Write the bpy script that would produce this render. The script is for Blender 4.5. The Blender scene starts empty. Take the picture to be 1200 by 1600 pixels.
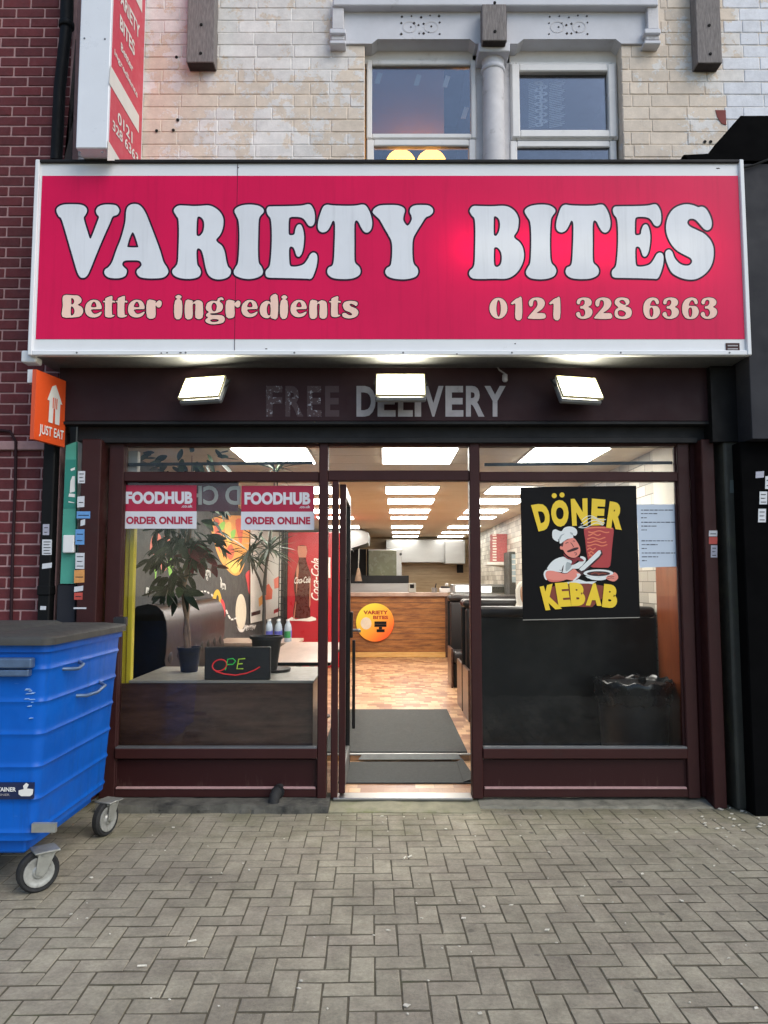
import bpy, bmesh, math, random
import numpy as np
from mathutils import Vector, Matrix
from mathutils.geometry import tessellate_polygon
rng = random.Random(7)
SC = bpy.context.scene
COL = SC.collection
PI = math.pi

# ------------------------------------------------------------------ camera, sky, sun, exposure
F = 1202.0                       # focal length in photo pixels (photo 1200 x 1600)
TH = math.atan(105 / F)          # slight upward tilt
CH = 1.55                        # eye height
cam_d = bpy.data.cameras.new('camera')
cam = bpy.data.objects.new('camera', cam_d); COL.objects.link(cam)
cam.location = (0, 0, CH)
cam.rotation_euler = (PI / 2 + TH, 0, 0)
cam_d.sensor_fit = 'VERTICAL'; cam_d.sensor_height = 34.6; cam_d.sensor_width = 25.95
cam_d.lens = F / 1600 * 34.6
cam_d.clip_start = 0.05; cam_d.clip_end = 600
SC.camera = cam

SUN_EL, SUN_AZ = math.radians(42), math.radians(132)
world = bpy.data.worlds.new('World'); SC.world = world; world.use_nodes = True
wn = world.node_tree.nodes; wl = world.node_tree.links
bg = wn['Background']
sky = wn.new('ShaderNodeTexSky'); sky.sky_type = 'NISHITA'; sky.sun_disc = False
sky.sun_elevation = SUN_EL; sky.sun_rotation = SUN_AZ
sky.air_density = 1.0; sky.dust_density = 0.6; sky.ozone_density = 1.0
wl.new(sky.outputs[0], bg.inputs[0]); bg.inputs[1].default_value = 0.10
sun_d = bpy.data.lights.new('sun', 'SUN'); sun_d.energy = 1.2; sun_d.angle = math.radians(50)
sun_d.color = (1.0, 0.93, 0.82)
sun = bpy.data.objects.new('sun', sun_d); COL.objects.link(sun)
sun.rotation_euler = (math.radians(48), 0, math.radians(48))
sun.location = (9, -8, 12)
SC.view_settings.view_transform = 'Standard'; SC.view_settings.look = 'None'
SC.view_settings.exposure = 0.9; SC.view_settings.gamma = 1.0
SC.view_settings.use_curve_mapping = False
SC.render.engine = 'CYCLES'
SC.cycles.use_denoising = True
SC.cycles.sample_clamp_indirect = 4.0
SC.cycles.max_bounces = 8; SC.cycles.transparent_max_bounces = 16
SC.cycles.caustics_reflective = False; SC.cycles.caustics_refractive = False

# ------------------------------------------------------------------ pixel of the photo -> point of the place
CT, ST = math.cos(TH), math.sin(TH)
def ray(px, py):
    x = (px - 600) / F; y = (800 - py) / F
    return Vector((x, CT - y * ST, ST + y * CT))
O3 = Vector((0, 0, CH))
def at(px, py, Y):  r = ray(px, py); return O3 + r * (Y / r.y)
def atX(px, py, X): r = ray(px, py); return O3 + r * (X / r.x)
def atZ(px, py, Z): r = ray(px, py); return O3 + r * ((Z - CH) / r.z)
def zat(py, Y): return at(600, py, Y).z
def xat(px, Y, py=950): return at(px, py, Y).x

# ------------------------------------------------------------------ materials
def lin(c): 
    out = []
    for v in c:
        v = v / 255.0
        out.append(v / 12.92 if v <= .04045 else ((v + .055) / 1.055) ** 2.4)
    return (*out, 1.0)
MATS = {}
def newmat(name):
    m = bpy.data.materials.new(name); m.use_nodes = True; MATS[name] = m
    return m, m.node_tree.nodes, m.node_tree.links, m.node_tree.nodes['Principled BSDF']
def noise(n, l, pos, scale, detail=4, rough=.6):
    t = n.new('ShaderNodeTexNoise'); t.inputs['Scale'].default_value = scale
    t.inputs['Detail'].default_value = detail; t.inputs['Roughness'].default_value = rough
    l.new(pos, t.inputs['Vector']); return t.outputs['Fac']
def mrange(n, l, v, a, b, c, d):
    t = n.new('ShaderNodeMapRange'); l.new(v, t.inputs[0])
    for i, q in enumerate((a, b, c, d)): t.inputs[i + 1].default_value = q
    return t.outputs[0]
def math_(n, l, op, a, b):
    t = n.new('ShaderNodeMath'); t.operation = op
    for i, v in enumerate((a, b)):
        if isinstance(v, (int, float)): t.inputs[i].default_value = v
        else: l.new(v, t.inputs[i])
    return t.outputs[0]
def mixc(n, l, fac, a, b, mode='MIX'):
    t = n.new('ShaderNodeMix'); t.data_type = 'RGBA'; t.blend_type = mode
    if isinstance(fac, (int, float)): t.inputs[0].default_value = fac
    else: l.new(fac, t.inputs[0])
    for i, v in ((6, a), (7, b)):
        if isinstance(v, tuple): t.inputs[i].default_value = v
        else: l.new(v, t.inputs[i])
    return t.outputs[2]
def bumpn(n, l, h, strength, dist=.01):
    b = n.new('ShaderNodeBump'); b.inputs['Strength'].default_value = strength
    b.inputs['Distance'].default_value = dist; l.new(h, b.inputs['Height']); return b.outputs[0]
def M(name, rgb, rough=.6, metal=0, var=.12, vs=6, bump=0, bs=90, emis=0, rnd=0, spec=.5, stretch=None, dirt=None, ds=3, dt=.55, rv=.12):
    m, n, l, p = newmat(name)
    c = lin(rgb)
    geo = n.new('ShaderNodeNewGeometry'); pos = geo.outputs['Position']
    if stretch:
        mp = n.new('ShaderNodeMapping'); mp.inputs['Scale'].default_value = stretch
        l.new(pos, mp.inputs['Vector']); pos = mp.outputs[0]
    col = c
    if var:
        f = mrange(n, l, noise(n, l, pos, vs, 6, .65), .3, .7, 1 - var, 1 + var)
        if rnd:
            oi = n.new('ShaderNodeObjectInfo')
            f = math_(n, l, 'MULTIPLY', f, mrange(n, l, oi.outputs['Random'], 0, 1, 1 - rnd, 1 + rnd))
        comb = n.new('ShaderNodeCombineColor')
        for i in range(3): l.new(f, comb.inputs[i])
        col = mixc(n, l, 1.0, c, comb.outputs[0], 'MULTIPLY')
    if dirt:
        d = mrange(n, l, noise(n, l, geo.outputs['Position'], ds, 8, .7), dt, dt + .18, 0, 1)
        col = mixc(n, l, d, col, lin(dirt))
    if isinstance(col, tuple): p.inputs['Base Color'].default_value = col
    else: l.new(col, p.inputs['Base Color'])
    p.inputs['Roughness'].default_value = rough; p.inputs['Metallic'].default_value = metal
    p.inputs['Specular IOR Level'].default_value = spec
    if var and rv and rough > .15:
        l.new(mrange(n, l, noise(n, l, geo.outputs['Position'], vs * 2.3, 5, .7), .3, .7, max(.05, rough - rv), min(1, rough + rv)), p.inputs['Roughness'])
    if bump: l.new(bumpn(n, l, noise(n, l, pos, bs, 5, .65), bump, .004), p.inputs['Normal'])
    if emis:
        p.inputs['Emission Color'].default_value = c; p.inputs['Emission Strength'].default_value = emis
    return m

# ------------------------------------------------------------------ mesh building
class MB:
    def __init__(s): s.v = []; s.f = []
    def add(s, vs, fs):
        o = len(s.v); s.v += [Vector(v) for v in vs]; s.f += [tuple(i + o for i in f) for f in fs]; return s
    def box(s, lo, hi, b=0, seg=1):
        lo = Vector(lo); hi = Vector(hi)
        if b <= 0:
            v = [(x, y, z) for x in (lo.x, hi.x) for y in (lo.y, hi.y) for z in (lo.z, hi.z)]
            return s.add(v, [(0, 1, 3, 2), (4, 6, 7, 5), (0, 4, 5, 1), (2, 3, 7, 6), (0, 2, 6, 4), (1, 5, 7, 3)])
        bm = bmesh.new(); bmesh.ops.create_cube(bm, size=1)
        d = hi - lo; c = (hi + lo) / 2
        for q in bm.verts: q.co = Vector((q.co.x * d.x, q.co.y * d.y, q.co.z * d.z)) + c
        bmesh.ops.bevel(bm, geom=bm.edges[:], offset=min(b, min(d) * .45), segments=seg, affect='EDGES', profile=.5)
        bm.verts.index_update(); s.add([q.co.copy() for q in bm.verts], [[q.index for q in f.verts] for f in bm.faces]); bm.free()
        return s
    def tube(s, pts, r, seg=10, cap=True):
        pts = [Vector(p) for p in pts]; n = len(pts)
        rs = r if isinstance(r, (list, tuple)) else [r] * n
        base = len(s.v); up = None
        for i, p in enumerate(pts):
            t = (pts[min(i + 1, n - 1)] - pts[max(i - 1, 0)]).normalized()
            if up is None: up = Vector((0, 0, 1)) if abs(t.z) < .9 else Vector((1, 0, 0))
            a = t.cross(up).normalized(); b = a.cross(t).normalized(); up = b
            for k in range(seg):
                an = 2 * PI * k / seg
                s.v.append(p + (a * math.cos(an) + b * math.sin(an)) * rs[i])
        for i in range(n - 1):
            for k in range(seg):
                k2 = (k + 1) % seg
                s.f.append((base + i * seg + k, base + i * seg + k2, base + (i + 1) * seg + k2, base + (i + 1) * seg + k))
        if cap:
            s.f.append(tuple(base + k for k in range(seg))[::-1]); s.f.append(tuple(base + (n - 1) * seg + k for k in range(seg)))
        return s
    def lathe(s, prof, c, seg=24, axis='Z'):
        c = Vector(c); base = len(s.v)
        for (r, h) in prof:
            for k in range(seg):
                a = 2 * PI * k / seg; x, y = r * math.cos(a), r * math.sin(a)
                s.v.append(c + (Vector((x, y, h)) if axis == 'Z' else Vector((h, x, y)) if axis == 'X' else Vector((x, h, y))))
        for i in range(len(prof) - 1):
            for k in range(seg):
                k2 = (k + 1) % seg
                s.f.append((base + i * seg + k, base + i * seg + k2, base + (i + 1) * seg + k2, base + (i + 1) * seg + k))
        for i, rev in ((0, True), (len(prof) - 1, False)):
            if prof[i][0] > 1e-6:
                t = tuple(base + i * seg + k for k in range(seg)); s.f.append(t[::-1] if rev else t)
        return s
    def rings(s, loops, cap=True):
        base = len(s.v); n = len(loops[0])
        for L in loops: s.v += [Vector(p) for p in L]
        for i in range(len(loops) - 1):
            for k in range(n):
                k2 = (k + 1) % n
                s.f.append((base + i * n + k, base + i * n + k2, base + (i + 1) * n + k2, base + (i + 1) * n + k))
        if cap:
            s.f.append(tuple(base + k for k in range(n))[::-1]); s.f.append(tuple(base + (len(loops) - 1) * n + k for k in range(n)))
        return s
    def prism(s, pts, off):                      # flat polygon (3-D points) pushed along a vector
        pts = [Vector(p) for p in pts]; off = Vector(off); n = len(pts)
        tri = tessellate_polygon([pts]); base = len(s.v)
        s.v += pts + [p + off for p in pts]
        for t in tri: s.f.append(tuple(base + i for i in t)); s.f.append(tuple(base + n + i for i in t[::-1]))
        for k in range(n):
            k2 = (k + 1) % n; s.f.append((base + k, base + k2, base + n + k2, base + n + k))
        return s
    def sheet(s, loops):                         # polygon with holes, 3-D points on one plane
        flat = [Vector(p) for L in loops for p in L]
        tri = tessellate_polygon([[Vector(p) for p in L] for L in loops]); base = len(s.v)
        s.v += flat; s.f += [tuple(base + i for i in t) for t in tri]; return s
    def mesh(s, name, org=None, smooth=None):
        me = bpy.data.meshes.new(name)
        o = Vector(org) if org is not None else Vector((0, 0, 0))
        me.from_pydata([tuple(v - o) for v in s.v], [], s.f)
        bm = bmesh.new(); bm.from_mesh(me); bmesh.ops.recalc_face_normals(bm, faces=bm.faces[:]); bm.to_mesh(me); bm.free()
        if smooth is not None:
            me.shade_smooth(); me.set_sharp_from_angle(angle=math.radians(smooth))
        return me
ORG = {}
def thing(name, label, cat, loc=(0, 0, 0), group=None, rz=0, local=False, kind=None):
    o = bpy.data.objects.new(name, None); COL.objects.link(o); o.empty_display_size = .1
    o.location = loc; o.rotation_euler.z = rz
    if label: o['label'] = label
    if cat: o['category'] = cat
    if group: o['group'] = group
    if kind: o['kind'] = kind
    ORG[o] = Vector((0, 0, 0)) if local else Vector(loc)
    return o
def part(name, mb, mat, parent, smooth=None, label=None, kind=None):
    me = mb.mesh(name, ORG[parent], smooth) if isinstance(mb, MB) else mb
    if mat and not me.materials: me.materials.append(MATS[mat])
    o = bpy.data.objects.new(name, me); COL.objects.link(o); o.parent = parent; ORG[o] = ORG[parent]
    if label: o['label'] = label
    if kind: o['kind'] = kind
    return o
def solo(name, mb, mat, label=None, cat=None, group=None, kind=None, smooth=None):
    lo = Vector([min(v[i] for v in mb.v) for i in range(3)]); hi = Vector([max(v[i] for v in mb.v) for i in range(3)])
    org = Vector(((lo.x + hi.x) / 2, (lo.y + hi.y) / 2, lo.z))
    me = mb.mesh(name, org, smooth); me.materials.append(MATS[mat])
    o = bpy.data.objects.new(name, me); COL.objects.link(o); o.location = org; ORG[o] = org
    for k, v in (('label', label), ('category', cat), ('group', group), ('kind', kind)):
        if v: o[k] = v
    return o
def pb(x0, y0, x1, y1, Y, d, b=0):               # box whose front face fills a photo rectangle at depth Y
    a = at(x0, y0, Y); c = at(x1, y1, Y)
    return MB().box((a.x, Y, c.z), (c.x, Y + d, a.z), b)
def crom(pts, k=6):                              # closed Catmull-Rom
    out = []; n = len(pts)
    for i in range(n):
        p0, p1, p2, p3 = (np.array(pts[(i + j) % n], float) for j in (-1, 0, 1, 2))
        for q in range(k):
            t = q / k
            out.append(tuple(.5 * ((2 * p1) + (-p0 + p2) * t + (2 * p0 - 5 * p1 + 4 * p2 - p3) * t * t + (-p0 + 3 * p1 - 3 * p2 + p3) * t ** 3)))
    return out
def P(s): return [tuple(float(q) for q in w.split(',')) for w in s.split()]
def ell(cx, cy, rx, ry, n=28): return [(cx + rx * math.cos(2 * PI * k / n), cy + ry * math.sin(2 * PI * k / n)) for k in range(n)]
def area(p): return sum(p[i][0] * p[(i + 1) % len(p)][1] - p[(i + 1) % len(p)][0] * p[i][1] for i in range(len(p))) / 2
def grow(poly, r):                               # parallel outline, loops cut away
    p = np.array(poly); sg = 1 if area(poly) > 0 else -1
    t = np.roll(p, -1, 0) - np.roll(p, 1, 0); t /= (np.linalg.norm(t, axis=1, keepdims=True) + 1e-9)
    q = p + np.stack([t[:, 1], -t[:, 0]], 1) * r * sg
    d = np.sqrt(((q[:, None] - p[None]) ** 2).sum(2)).min(1)
    k = q[d > abs(r) * .96]
    for _ in range(12):                          # cut the small loops left at tight corners
        n = len(k)
        if n < 4: return None
        A = k; B = np.roll(k, -1, 0); D = B - A
        dd = D[:, None, 0] * D[None, :, 1] - D[:, None, 1] * D[None, :, 0]
        W = A[None, :] - A[:, None]
        with np.errstate(all='ignore'):
            t_ = (W[..., 0] * D[None, :, 1] - W[..., 1] * D[None, :, 0]) / dd
            s_ = (W[..., 0] * D[:, None, 1] - W[..., 1] * D[:, None, 0]) / dd
        ok = (t_ > 0) & (t_ < 1) & (s_ > 0) & (s_ < 1)
        ii, jj = np.where(np.triu(ok, 2))
        hit = [(a, b) for a, b in zip(ii, jj) if not (a == 0 and b == n - 1)]
        if not hit: break
        a, b = hit[0]; x = A[a] + D[a] * t_[a, b]
        if b - a <= n / 2: k = np.concatenate([k[:a + 1], [x], k[b + 1:]])
        else: k = np.concatenate([[x], k[a + 1:b + 1]])
    return [tuple(x) for x in k] if len(k) > 3 else None
def ribbon(pts, w):                              # open stroke -> closed polygon
    p = np.array(pts, float); t = np.gradient(p, axis=0); t /= (np.linalg.norm(t, axis=1, keepdims=True) + 1e-9)
    nrm = np.stack([t[:, 1], -t[:, 0]], 1) * w / 2
    return [tuple(x) for x in p + nrm] + [tuple(x) for x in (p - nrm)[::-1]]
_txt = {}
def glyphs(body, bold=0.0, shear=0.0):           # built-in lettering as flat triangles, box 0..1
    key = (body, bold, shear)
    if key not in _txt:
        cu = bpy.data.curves.new('t', 'FONT'); cu.body = body; cu.offset = bold; cu.shear = shear
        cu.resolution_u = 4
        ob = bpy.data.objects.new('t', cu); COL.objects.link(ob)
        dg = bpy.context.evaluated_depsgraph_get(); me = bpy.data.meshes.new_from_object(ob.evaluated_get(dg))
        v = [(q.co.x, q.co.y) for q in me.vertices]; f = [tuple(p.vertices) for p in me.polygons]
        bpy.data.objects.remove(ob); bpy.data.curves.remove(cu); bpy.data.meshes.remove(me)
        x0 = min(a for a, b in v); x1 = max(a for a, b in v); y0 = min(b for a, b in v); y1 = max(b for a, b in v)
        _txt[key] = ([((a - x0) / (x1 - x0), (b - y0) / (y1 - y0)) for a, b in v], f)
    return _txt[key]
def lettering(body, fn, bold=0., shear=0., mirror=False):
    v, f = glyphs(body, bold, shear)
    return MB().add([fn(1 - u if mirror else u, w) for u, w in v], f)
def rect_fn(x0, y0, x1, y1, Y): return lambda u, v: at(x0 + (x1 - x0) * u, y1 + (y0 - y1) * v, Y)
def quad_fn(tl, tr, br, bl, Y, m=lambda p: p):
    def fn(u, v):
        a = [(tl[i] * (1 - u) + tr[i] * u) * v + (bl[i] * (1 - u) + br[i] * u) * (1 - v) for i in (0, 1)]
        a = m(a); return at(a[0], a[1], Y)
    return fn
# ------------------------------------------------------------------ palette
M('maroon', (56, 27, 26), .5, spec=.25, var=.10, vs=5, bump=.08, bs=140, dirt=(50, 34, 33), ds=7, dt=.6)
M('maroon_panel', (52, 20, 22), .5, spec=.22, var=.12, vs=4, bump=.05, bs=60, dirt=(44, 28, 28), ds=5, dt=.58)
M('fascia_maroon', (48, 28, 32), .6, spec=.2, var=.14, vs=3, bump=.05, dirt=(48, 34, 36), ds=3)
M('charcoal', (32, 32, 33), .6, spec=.25, var=.15, vs=4)
M('black_paint', (15, 15, 16), .6, spec=.2, var=.2, vs=4, dirt=(30, 30, 30), ds=5, dt=.62)
M('tar_black', (9, 9, 10), .95, var=.2, vs=4, spec=.05)
M('slate_blue', (40, 41, 47), .65, spec=.25, var=.1, vs=2)
M('mossy_black', (50, 50, 44), .6, var=.25, vs=5, dirt=(62, 68, 44), ds=4, dt=.55)
M('conduit', (84, 94, 92), .55, var=.12, vs=9)
M('white_plastic', (225, 225, 224), .45, var=.04, vs=7, dirt=(190, 188, 182), ds=6, dt=.66)
M('sign_white', (226, 228, 230), .4, var=.03, vs=4, dirt=(186, 184, 178), ds=9, dt=.68)
M('grey_metal', (120, 122, 124), .45, metal=.6, var=.1)
M('steel', (160, 161, 160), .36, metal=.85, var=.06, vs=1.5, stretch=(1, 1, 5), rv=0)
M('galv', (168, 168, 160), .42, metal=.55, var=.15, vs=14)
M('rubber', (36, 36, 36), .8, var=.2, vs=20)
M('dark_hole', (10, 10, 10), .9, var=0)
M('mortar_red', (176, 140, 138), .9, var=.15, vs=20, bump=.3)
M('red_brick', (98, 39, 42), .78, var=.22, vs=10, bump=.45, bs=70, rnd=.18, dirt=(58, 28, 32), ds=5, dt=.6)
M('mortar_cream', (184, 172, 160), .9, var=.2, vs=18, bump=.3)
M('stone_white', (205, 206, 212), .75, var=.07, vs=4, bump=.15, bs=60, dirt=(160, 158, 158), ds=6, dt=.62)
M('stone_grey', (204, 202, 204), .75, var=.12, vs=6, bump=.2, bs=50, dirt=(128, 122, 120), ds=5, dt=.56)
M('upvc', (226, 224, 222), .35, var=.05, vs=8, dirt=(186, 180, 174), ds=5, dt=.6)
M('old_timber', (124, 118, 116), .85, var=.35, vs=14, bump=.5, bs=30, stretch=(8, 8, 1))
M('end_grain', (52, 44, 42), .9, var=.3, vs=20)
M('concrete', (134, 130, 116), .9, var=.22, vs=7, bump=.5, bs=45, dirt=(84, 82, 72), ds=4, dt=.52)
M('paint_black_letter', (44, 20, 34), .5, var=0)

def paver_mat():
    m, n, l, p = newmat('paver')
    geo = n.new('ShaderNodeNewGeometry'); pos = geo.outputs['Position']
    oi = n.new('ShaderNodeObjectInfo')
    f = mrange(n, l, noise(n, l, pos, 9, 8, .72), .28, .72, .72, 1.24)
    f = math_(n, l, 'MULTIPLY', f, mrange(n, l, noise(n, l, pos, 60, 6, .75), .3, .7, .78, 1.2))
    f = math_(n, l, 'MULTIPLY', f, mrange(n, l, noise(n, l, pos, 1.1, 4, .6), .35, .65, .80, 1.12))
    f = math_(n, l, 'MULTIPLY', f, mrange(n, l, oi.outputs['Random'], 0, 1, .90, 1.10))
    cc = n.new('ShaderNodeCombineColor')
    for i in range(3): l.new(f, cc.inputs[i])
    base = mixc(n, l, mrange(n, l, noise(n, l, pos, 2.7, 5, .6), .4, .62, 0, 1), lin((162, 154, 134)), lin((152, 143, 126)))
    col = mixc(n, l, 1.0, base, cc.outputs[0], 'MULTIPLY')
    sep = n.new('ShaderNodeSeparateXYZ'); l.new(pos, sep.inputs[0])
    # moss creeping out from the foot of the shop
    mo = math_(n, l, 'ADD', mrange(n, l, sep.outputs['Y'], 4.1, 5.4, -.2, .36), mrange(n, l, noise(n, l, pos, 3.2, 6, .65), .3, .7, -.22, .38))
    mo = mrange(n, l, mo, .12, .6, 0, .62)
    col = mixc(n, l, mo, col, lin((104, 104, 74)))
    st = mrange(n, l, noise(n, l, pos, 14, 6, .8), .66, .74, 0, .5)     # dark spots, gum
    col = mixc(n, l, st, col, lin((78, 73, 68)))
    vo = n.new('ShaderNodeTexVoronoi'); vo.inputs['Scale'].default_value = 5.5; l.new(pos, vo.inputs['Vector'])     # trodden gum
    wn2 = n.new('ShaderNodeTexWhiteNoise'); l.new(vo.outputs['Position'], wn2.inputs['Vector'])
    gum = math_(n, l, 'MULTIPLY', mrange(n, l, vo.outputs['Distance'], .07, .10, 1, 0), mrange(n, l, wn2.outputs['Value'], .62, .64, 0, .55))
    col = mixc(n, l, gum, col, lin((84, 80, 74)))
    l.new(col, p.inputs['Base Color']); p.inputs['Specular IOR Level'].default_value = .3
    l.new(mrange(n, l, noise(n, l, pos, 12, 4), .3, .7, .62, .92), p.inputs['Roughness'])
    h = math_(n, l, 'ADD', noise(n, l, pos, 55, 7, .7), math_(n, l, 'MULTIPLY', noise(n, l, pos, 260, 3, .6), .5))
    l.new(bumpn(n, l, h, .9, .006), p.inputs['Normal'])
paver_mat()
M('joint_sand', (90, 83, 67), .95, var=.3, vs=40, bump=.6, bs=180, dirt=(74, 78, 50), ds=5, dt=.55)

def cream_mat(name, a, b, thr):
    m, n, l, p = newmat(name)
    geo = n.new('ShaderNodeNewGeometry'); pos = geo.outputs['Position']
    n1 = noise(n, l, pos, 6.5, 10, .74)
    big = noise(n, l, pos, 1.3, 2, .5)
    v = math_(n, l, 'ADD', n1, math_(n, l, 'MULTIPLY', math_(n, l, 'SUBTRACT', big, .5), .5))
    fac = mrange(n, l, v, thr, thr + .014, 0, 1)
    oi = n.new('ShaderNodeObjectInfo')
    f = math_(n, l, 'MULTIPLY', mrange(n, l, noise(n, l, pos, 14, 7, .7), .3, .7, .86, 1.1), mrange(n, l, oi.outputs['Random'], 0, 1, .9, 1.06))
    cc = n.new('ShaderNodeCombineColor')
    for i in range(3): l.new(f, cc.inputs[i])
    col = mixc(n, l, 1.0, mixc(n, l, fac, lin(a), lin(b)), cc.outputs[0], 'MULTIPLY')
    sk = mrange(n, l, noise(n, l, pos, 22, 9, .8), .67, .70, 0, .5)
    col = mixc(n, l, sk, col, lin((132, 114, 102)))
    l.new(col, p.inputs['Base Color']); p.inputs['Roughness'].default_value = .8; p.inputs['Specular IOR Level'].default_value = .25
    h = math_(n, l, 'ADD', math_(n, l, 'MULTIPLY', fac, .5), noise(n, l, pos, 60, 6, .7))
    l.new(bumpn(n, l, h, .5, .005), p.inputs['Normal'])
cream_mat('cream_brick', (222, 208, 192), (227, 223, 219), .50)
cream_mat('white_brick', (222, 212, 200), (226, 228, 234), .40)

def glass_mat(name, tint, refl, rough=.0):
    m, n, l, p = newmat(name); n.remove(p)
    out = n['Material Output']; mx = n.new('ShaderNodeMixShader'); tr = n.new('ShaderNodeBsdfTransparent'); gl = n.new('ShaderNodeBsdfGlossy')
    tr.inputs[0].default_value = (*tint, 1); gl.inputs['Roughness'].default_value = rough
    lw = n.new('ShaderNodeFresnel'); lw.inputs[0].default_value = 1.45
    geo = n.new('ShaderNodeNewGeometry')
    sm = mrange(n, l, noise(n, l, geo.outputs['Position'], 5, 6, .7), .45, .75, 0, .03)   # faint smears
    l.new(math_(n, l, 'ADD', math_(n, l, 'MULTIPLY', lw.outputs[0], refl), sm), mx.inputs[0])
    l.new(tr.outputs[0], mx.inputs[1]); l.new(gl.outputs[0], mx.inputs[2]); l.new(mx.outputs[0], out.inputs[0])
glass_mat('shop_glass', (.96, .97, .97), .55)
glass_mat('room_glass', (.95, .97, 1.0), 4.4, .02)

# ------------------------------------------------------------------ pavement of herringbone block pavers
pave = solo('pavement', MB().box((-60, -60, -.3), (60, 5.75, -.0028)), 'joint_sand', kind='structure')
pm = []
for k in range(4):
    for hv in (0, 1):
        L, W = (.1935, .0885) if hv == 0 else (.0935, .1885)
        mb = MB().box((-L / 2, -W / 2, -.05), (L / 2, W / 2, 0), .002, 1)
        top = [v for v in mb.v]
        r2 = random.Random(k * 2 + hv)
        for v in mb.v: v.x += r2.uniform(-.0026, .0026); v.y += r2.uniform(-.003, .003)
        me = mb.mesh('paver'); me.materials.append(MATS['paver']); pm.append(me)
ang = math.radians(1.2); ca, sa = math.cos(ang), math.sin(ang)
cells = []
for i in range(-38, 39):
    for j in range(0, 56):
        m_ = (i + j) % 4
        if m_ == 0: c = (i * .1 + .1, j * .1 + .05); hv = 0
        elif m_ == 2: c = (i * .1 + .05, j * .1 + .1); hv = 1
        else: continue
        x, y = c[0] * ca - c[1] * sa + .03, c[0] * sa + c[1] * ca + .02
        if y > 5.50 or y < .6: continue
        cells.append((x, y, hv))
def proj(x, y, z):
    d = Vector((x, y, z - CH)); f = d.y * CT + d.z * ST; u = -d.y * ST + d.z * CT
    return 600 + F * d.x / f, 800 - F * u / f
def visible(x, y):
    if y * CT + (0 - CH) * ST < .5: return False
    px, py = proj(x, y, 0); return -30 < px < 1230 and py < 1640 and not (px < 60 and py < 1390)
vis = sorted([c for c in cells if visible(c[0], c[1])], key=lambda c: c[1])
near = set(vis[:300]); rest = MB()
for c in cells:
    x, y, hv = c; z = rng.gauss(0, .0006); tilt = (rng.gauss(0, .004), rng.gauss(0, .004), ang + rng.gauss(0, .008))
    if c in near:
        o = bpy.data.objects.new('paver', pm[rng.randrange(4) * 2 + hv]); COL.objects.link(o); o.parent = pave
        o.location = Vector((x, y, z)) - ORG[pave]; o.rotation_euler = tilt
    else:
        L, W = (.1935, .0885) if hv == 0 else (.0935, .1885)
        R = Matrix.Rotation(tilt[2], 3, 'Z') @ Matrix.Rotation(tilt[0], 3, 'X') @ Matrix.Rotation(tilt[1], 3, 'Y')
        vs = []
        for zz, ins in ((-.05, 0), (-.002, 0), (0, .002)):
            for sx, sy in ((-1, -1), (1, -1), (1, 1), (-1, 1)):
                vs.append(Vector((x, y, z)) + R @ Vector((sx * (L / 2 - ins), sy * (W / 2 - ins), zz)))
        rest.rings([vs[0:4], vs[4:8], vs[8:12]])
part('far_pavers', rest, 'paver', pave, kind='stuff')

# litter: cigarette ends, paper chips
lit = MB()
for k in range(95):
    px, py = rng.uniform(60, 1190), 1275 + 320 * rng.random() ** 1.7
    p = atZ(px, py, .004); a = rng.uniform(0, PI)
    d = Vector((math.cos(a), math.sin(a), 0)); e = Vector((-d.y, d.x, 0))
    s = rng.choice((.005, .006, .008, .012)) * rng.uniform(.7, 1.2); w = s * rng.uniform(.35, .8)
    pts = [p + d * s + e * w * rng.uniform(.2, 1), p + e * w * 1.1 - d * s * rng.uniform(.1, .6), p - d * s - e * w * rng.uniform(0, .8), p - e * w + d * s * rng.uniform(0, .7)]
    lit.prism(pts, (0, 0, .003))
for (px, py, a) in ((632, 1340, 1.2), (640, 1338, .9), (222, 1509, .1), (300, 1470, .4)):
    p = atZ(px, py, .008); d = Vector((math.cos(a), math.sin(a), 0)) * .018
    lit.tube([p - d, p + d], .004, 6)
M('litter_white', (214, 208, 192), .8, var=.3, vs=30)
for k in range(26):
    p = atZ(rng.uniform(1095, 1195), rng.uniform(1262, 1300), .004); s = rng.uniform(.006, .02)
    lit.prism([p + Vector((rng.uniform(.5, 1) * s, 0, rng.uniform(0, .006))), p + Vector((0, s * .8, .004)), p + Vector((-s, rng.uniform(-.3, .3) * s, 0)), p + Vector((-.2 * s, -s * .7, .002))], (0, 0, .002))
solo('litter', lit, 'litter_white', label='pale paper chips and cigarette ends scattered over the grey block paving', cat='litter', kind='stuff')

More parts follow.
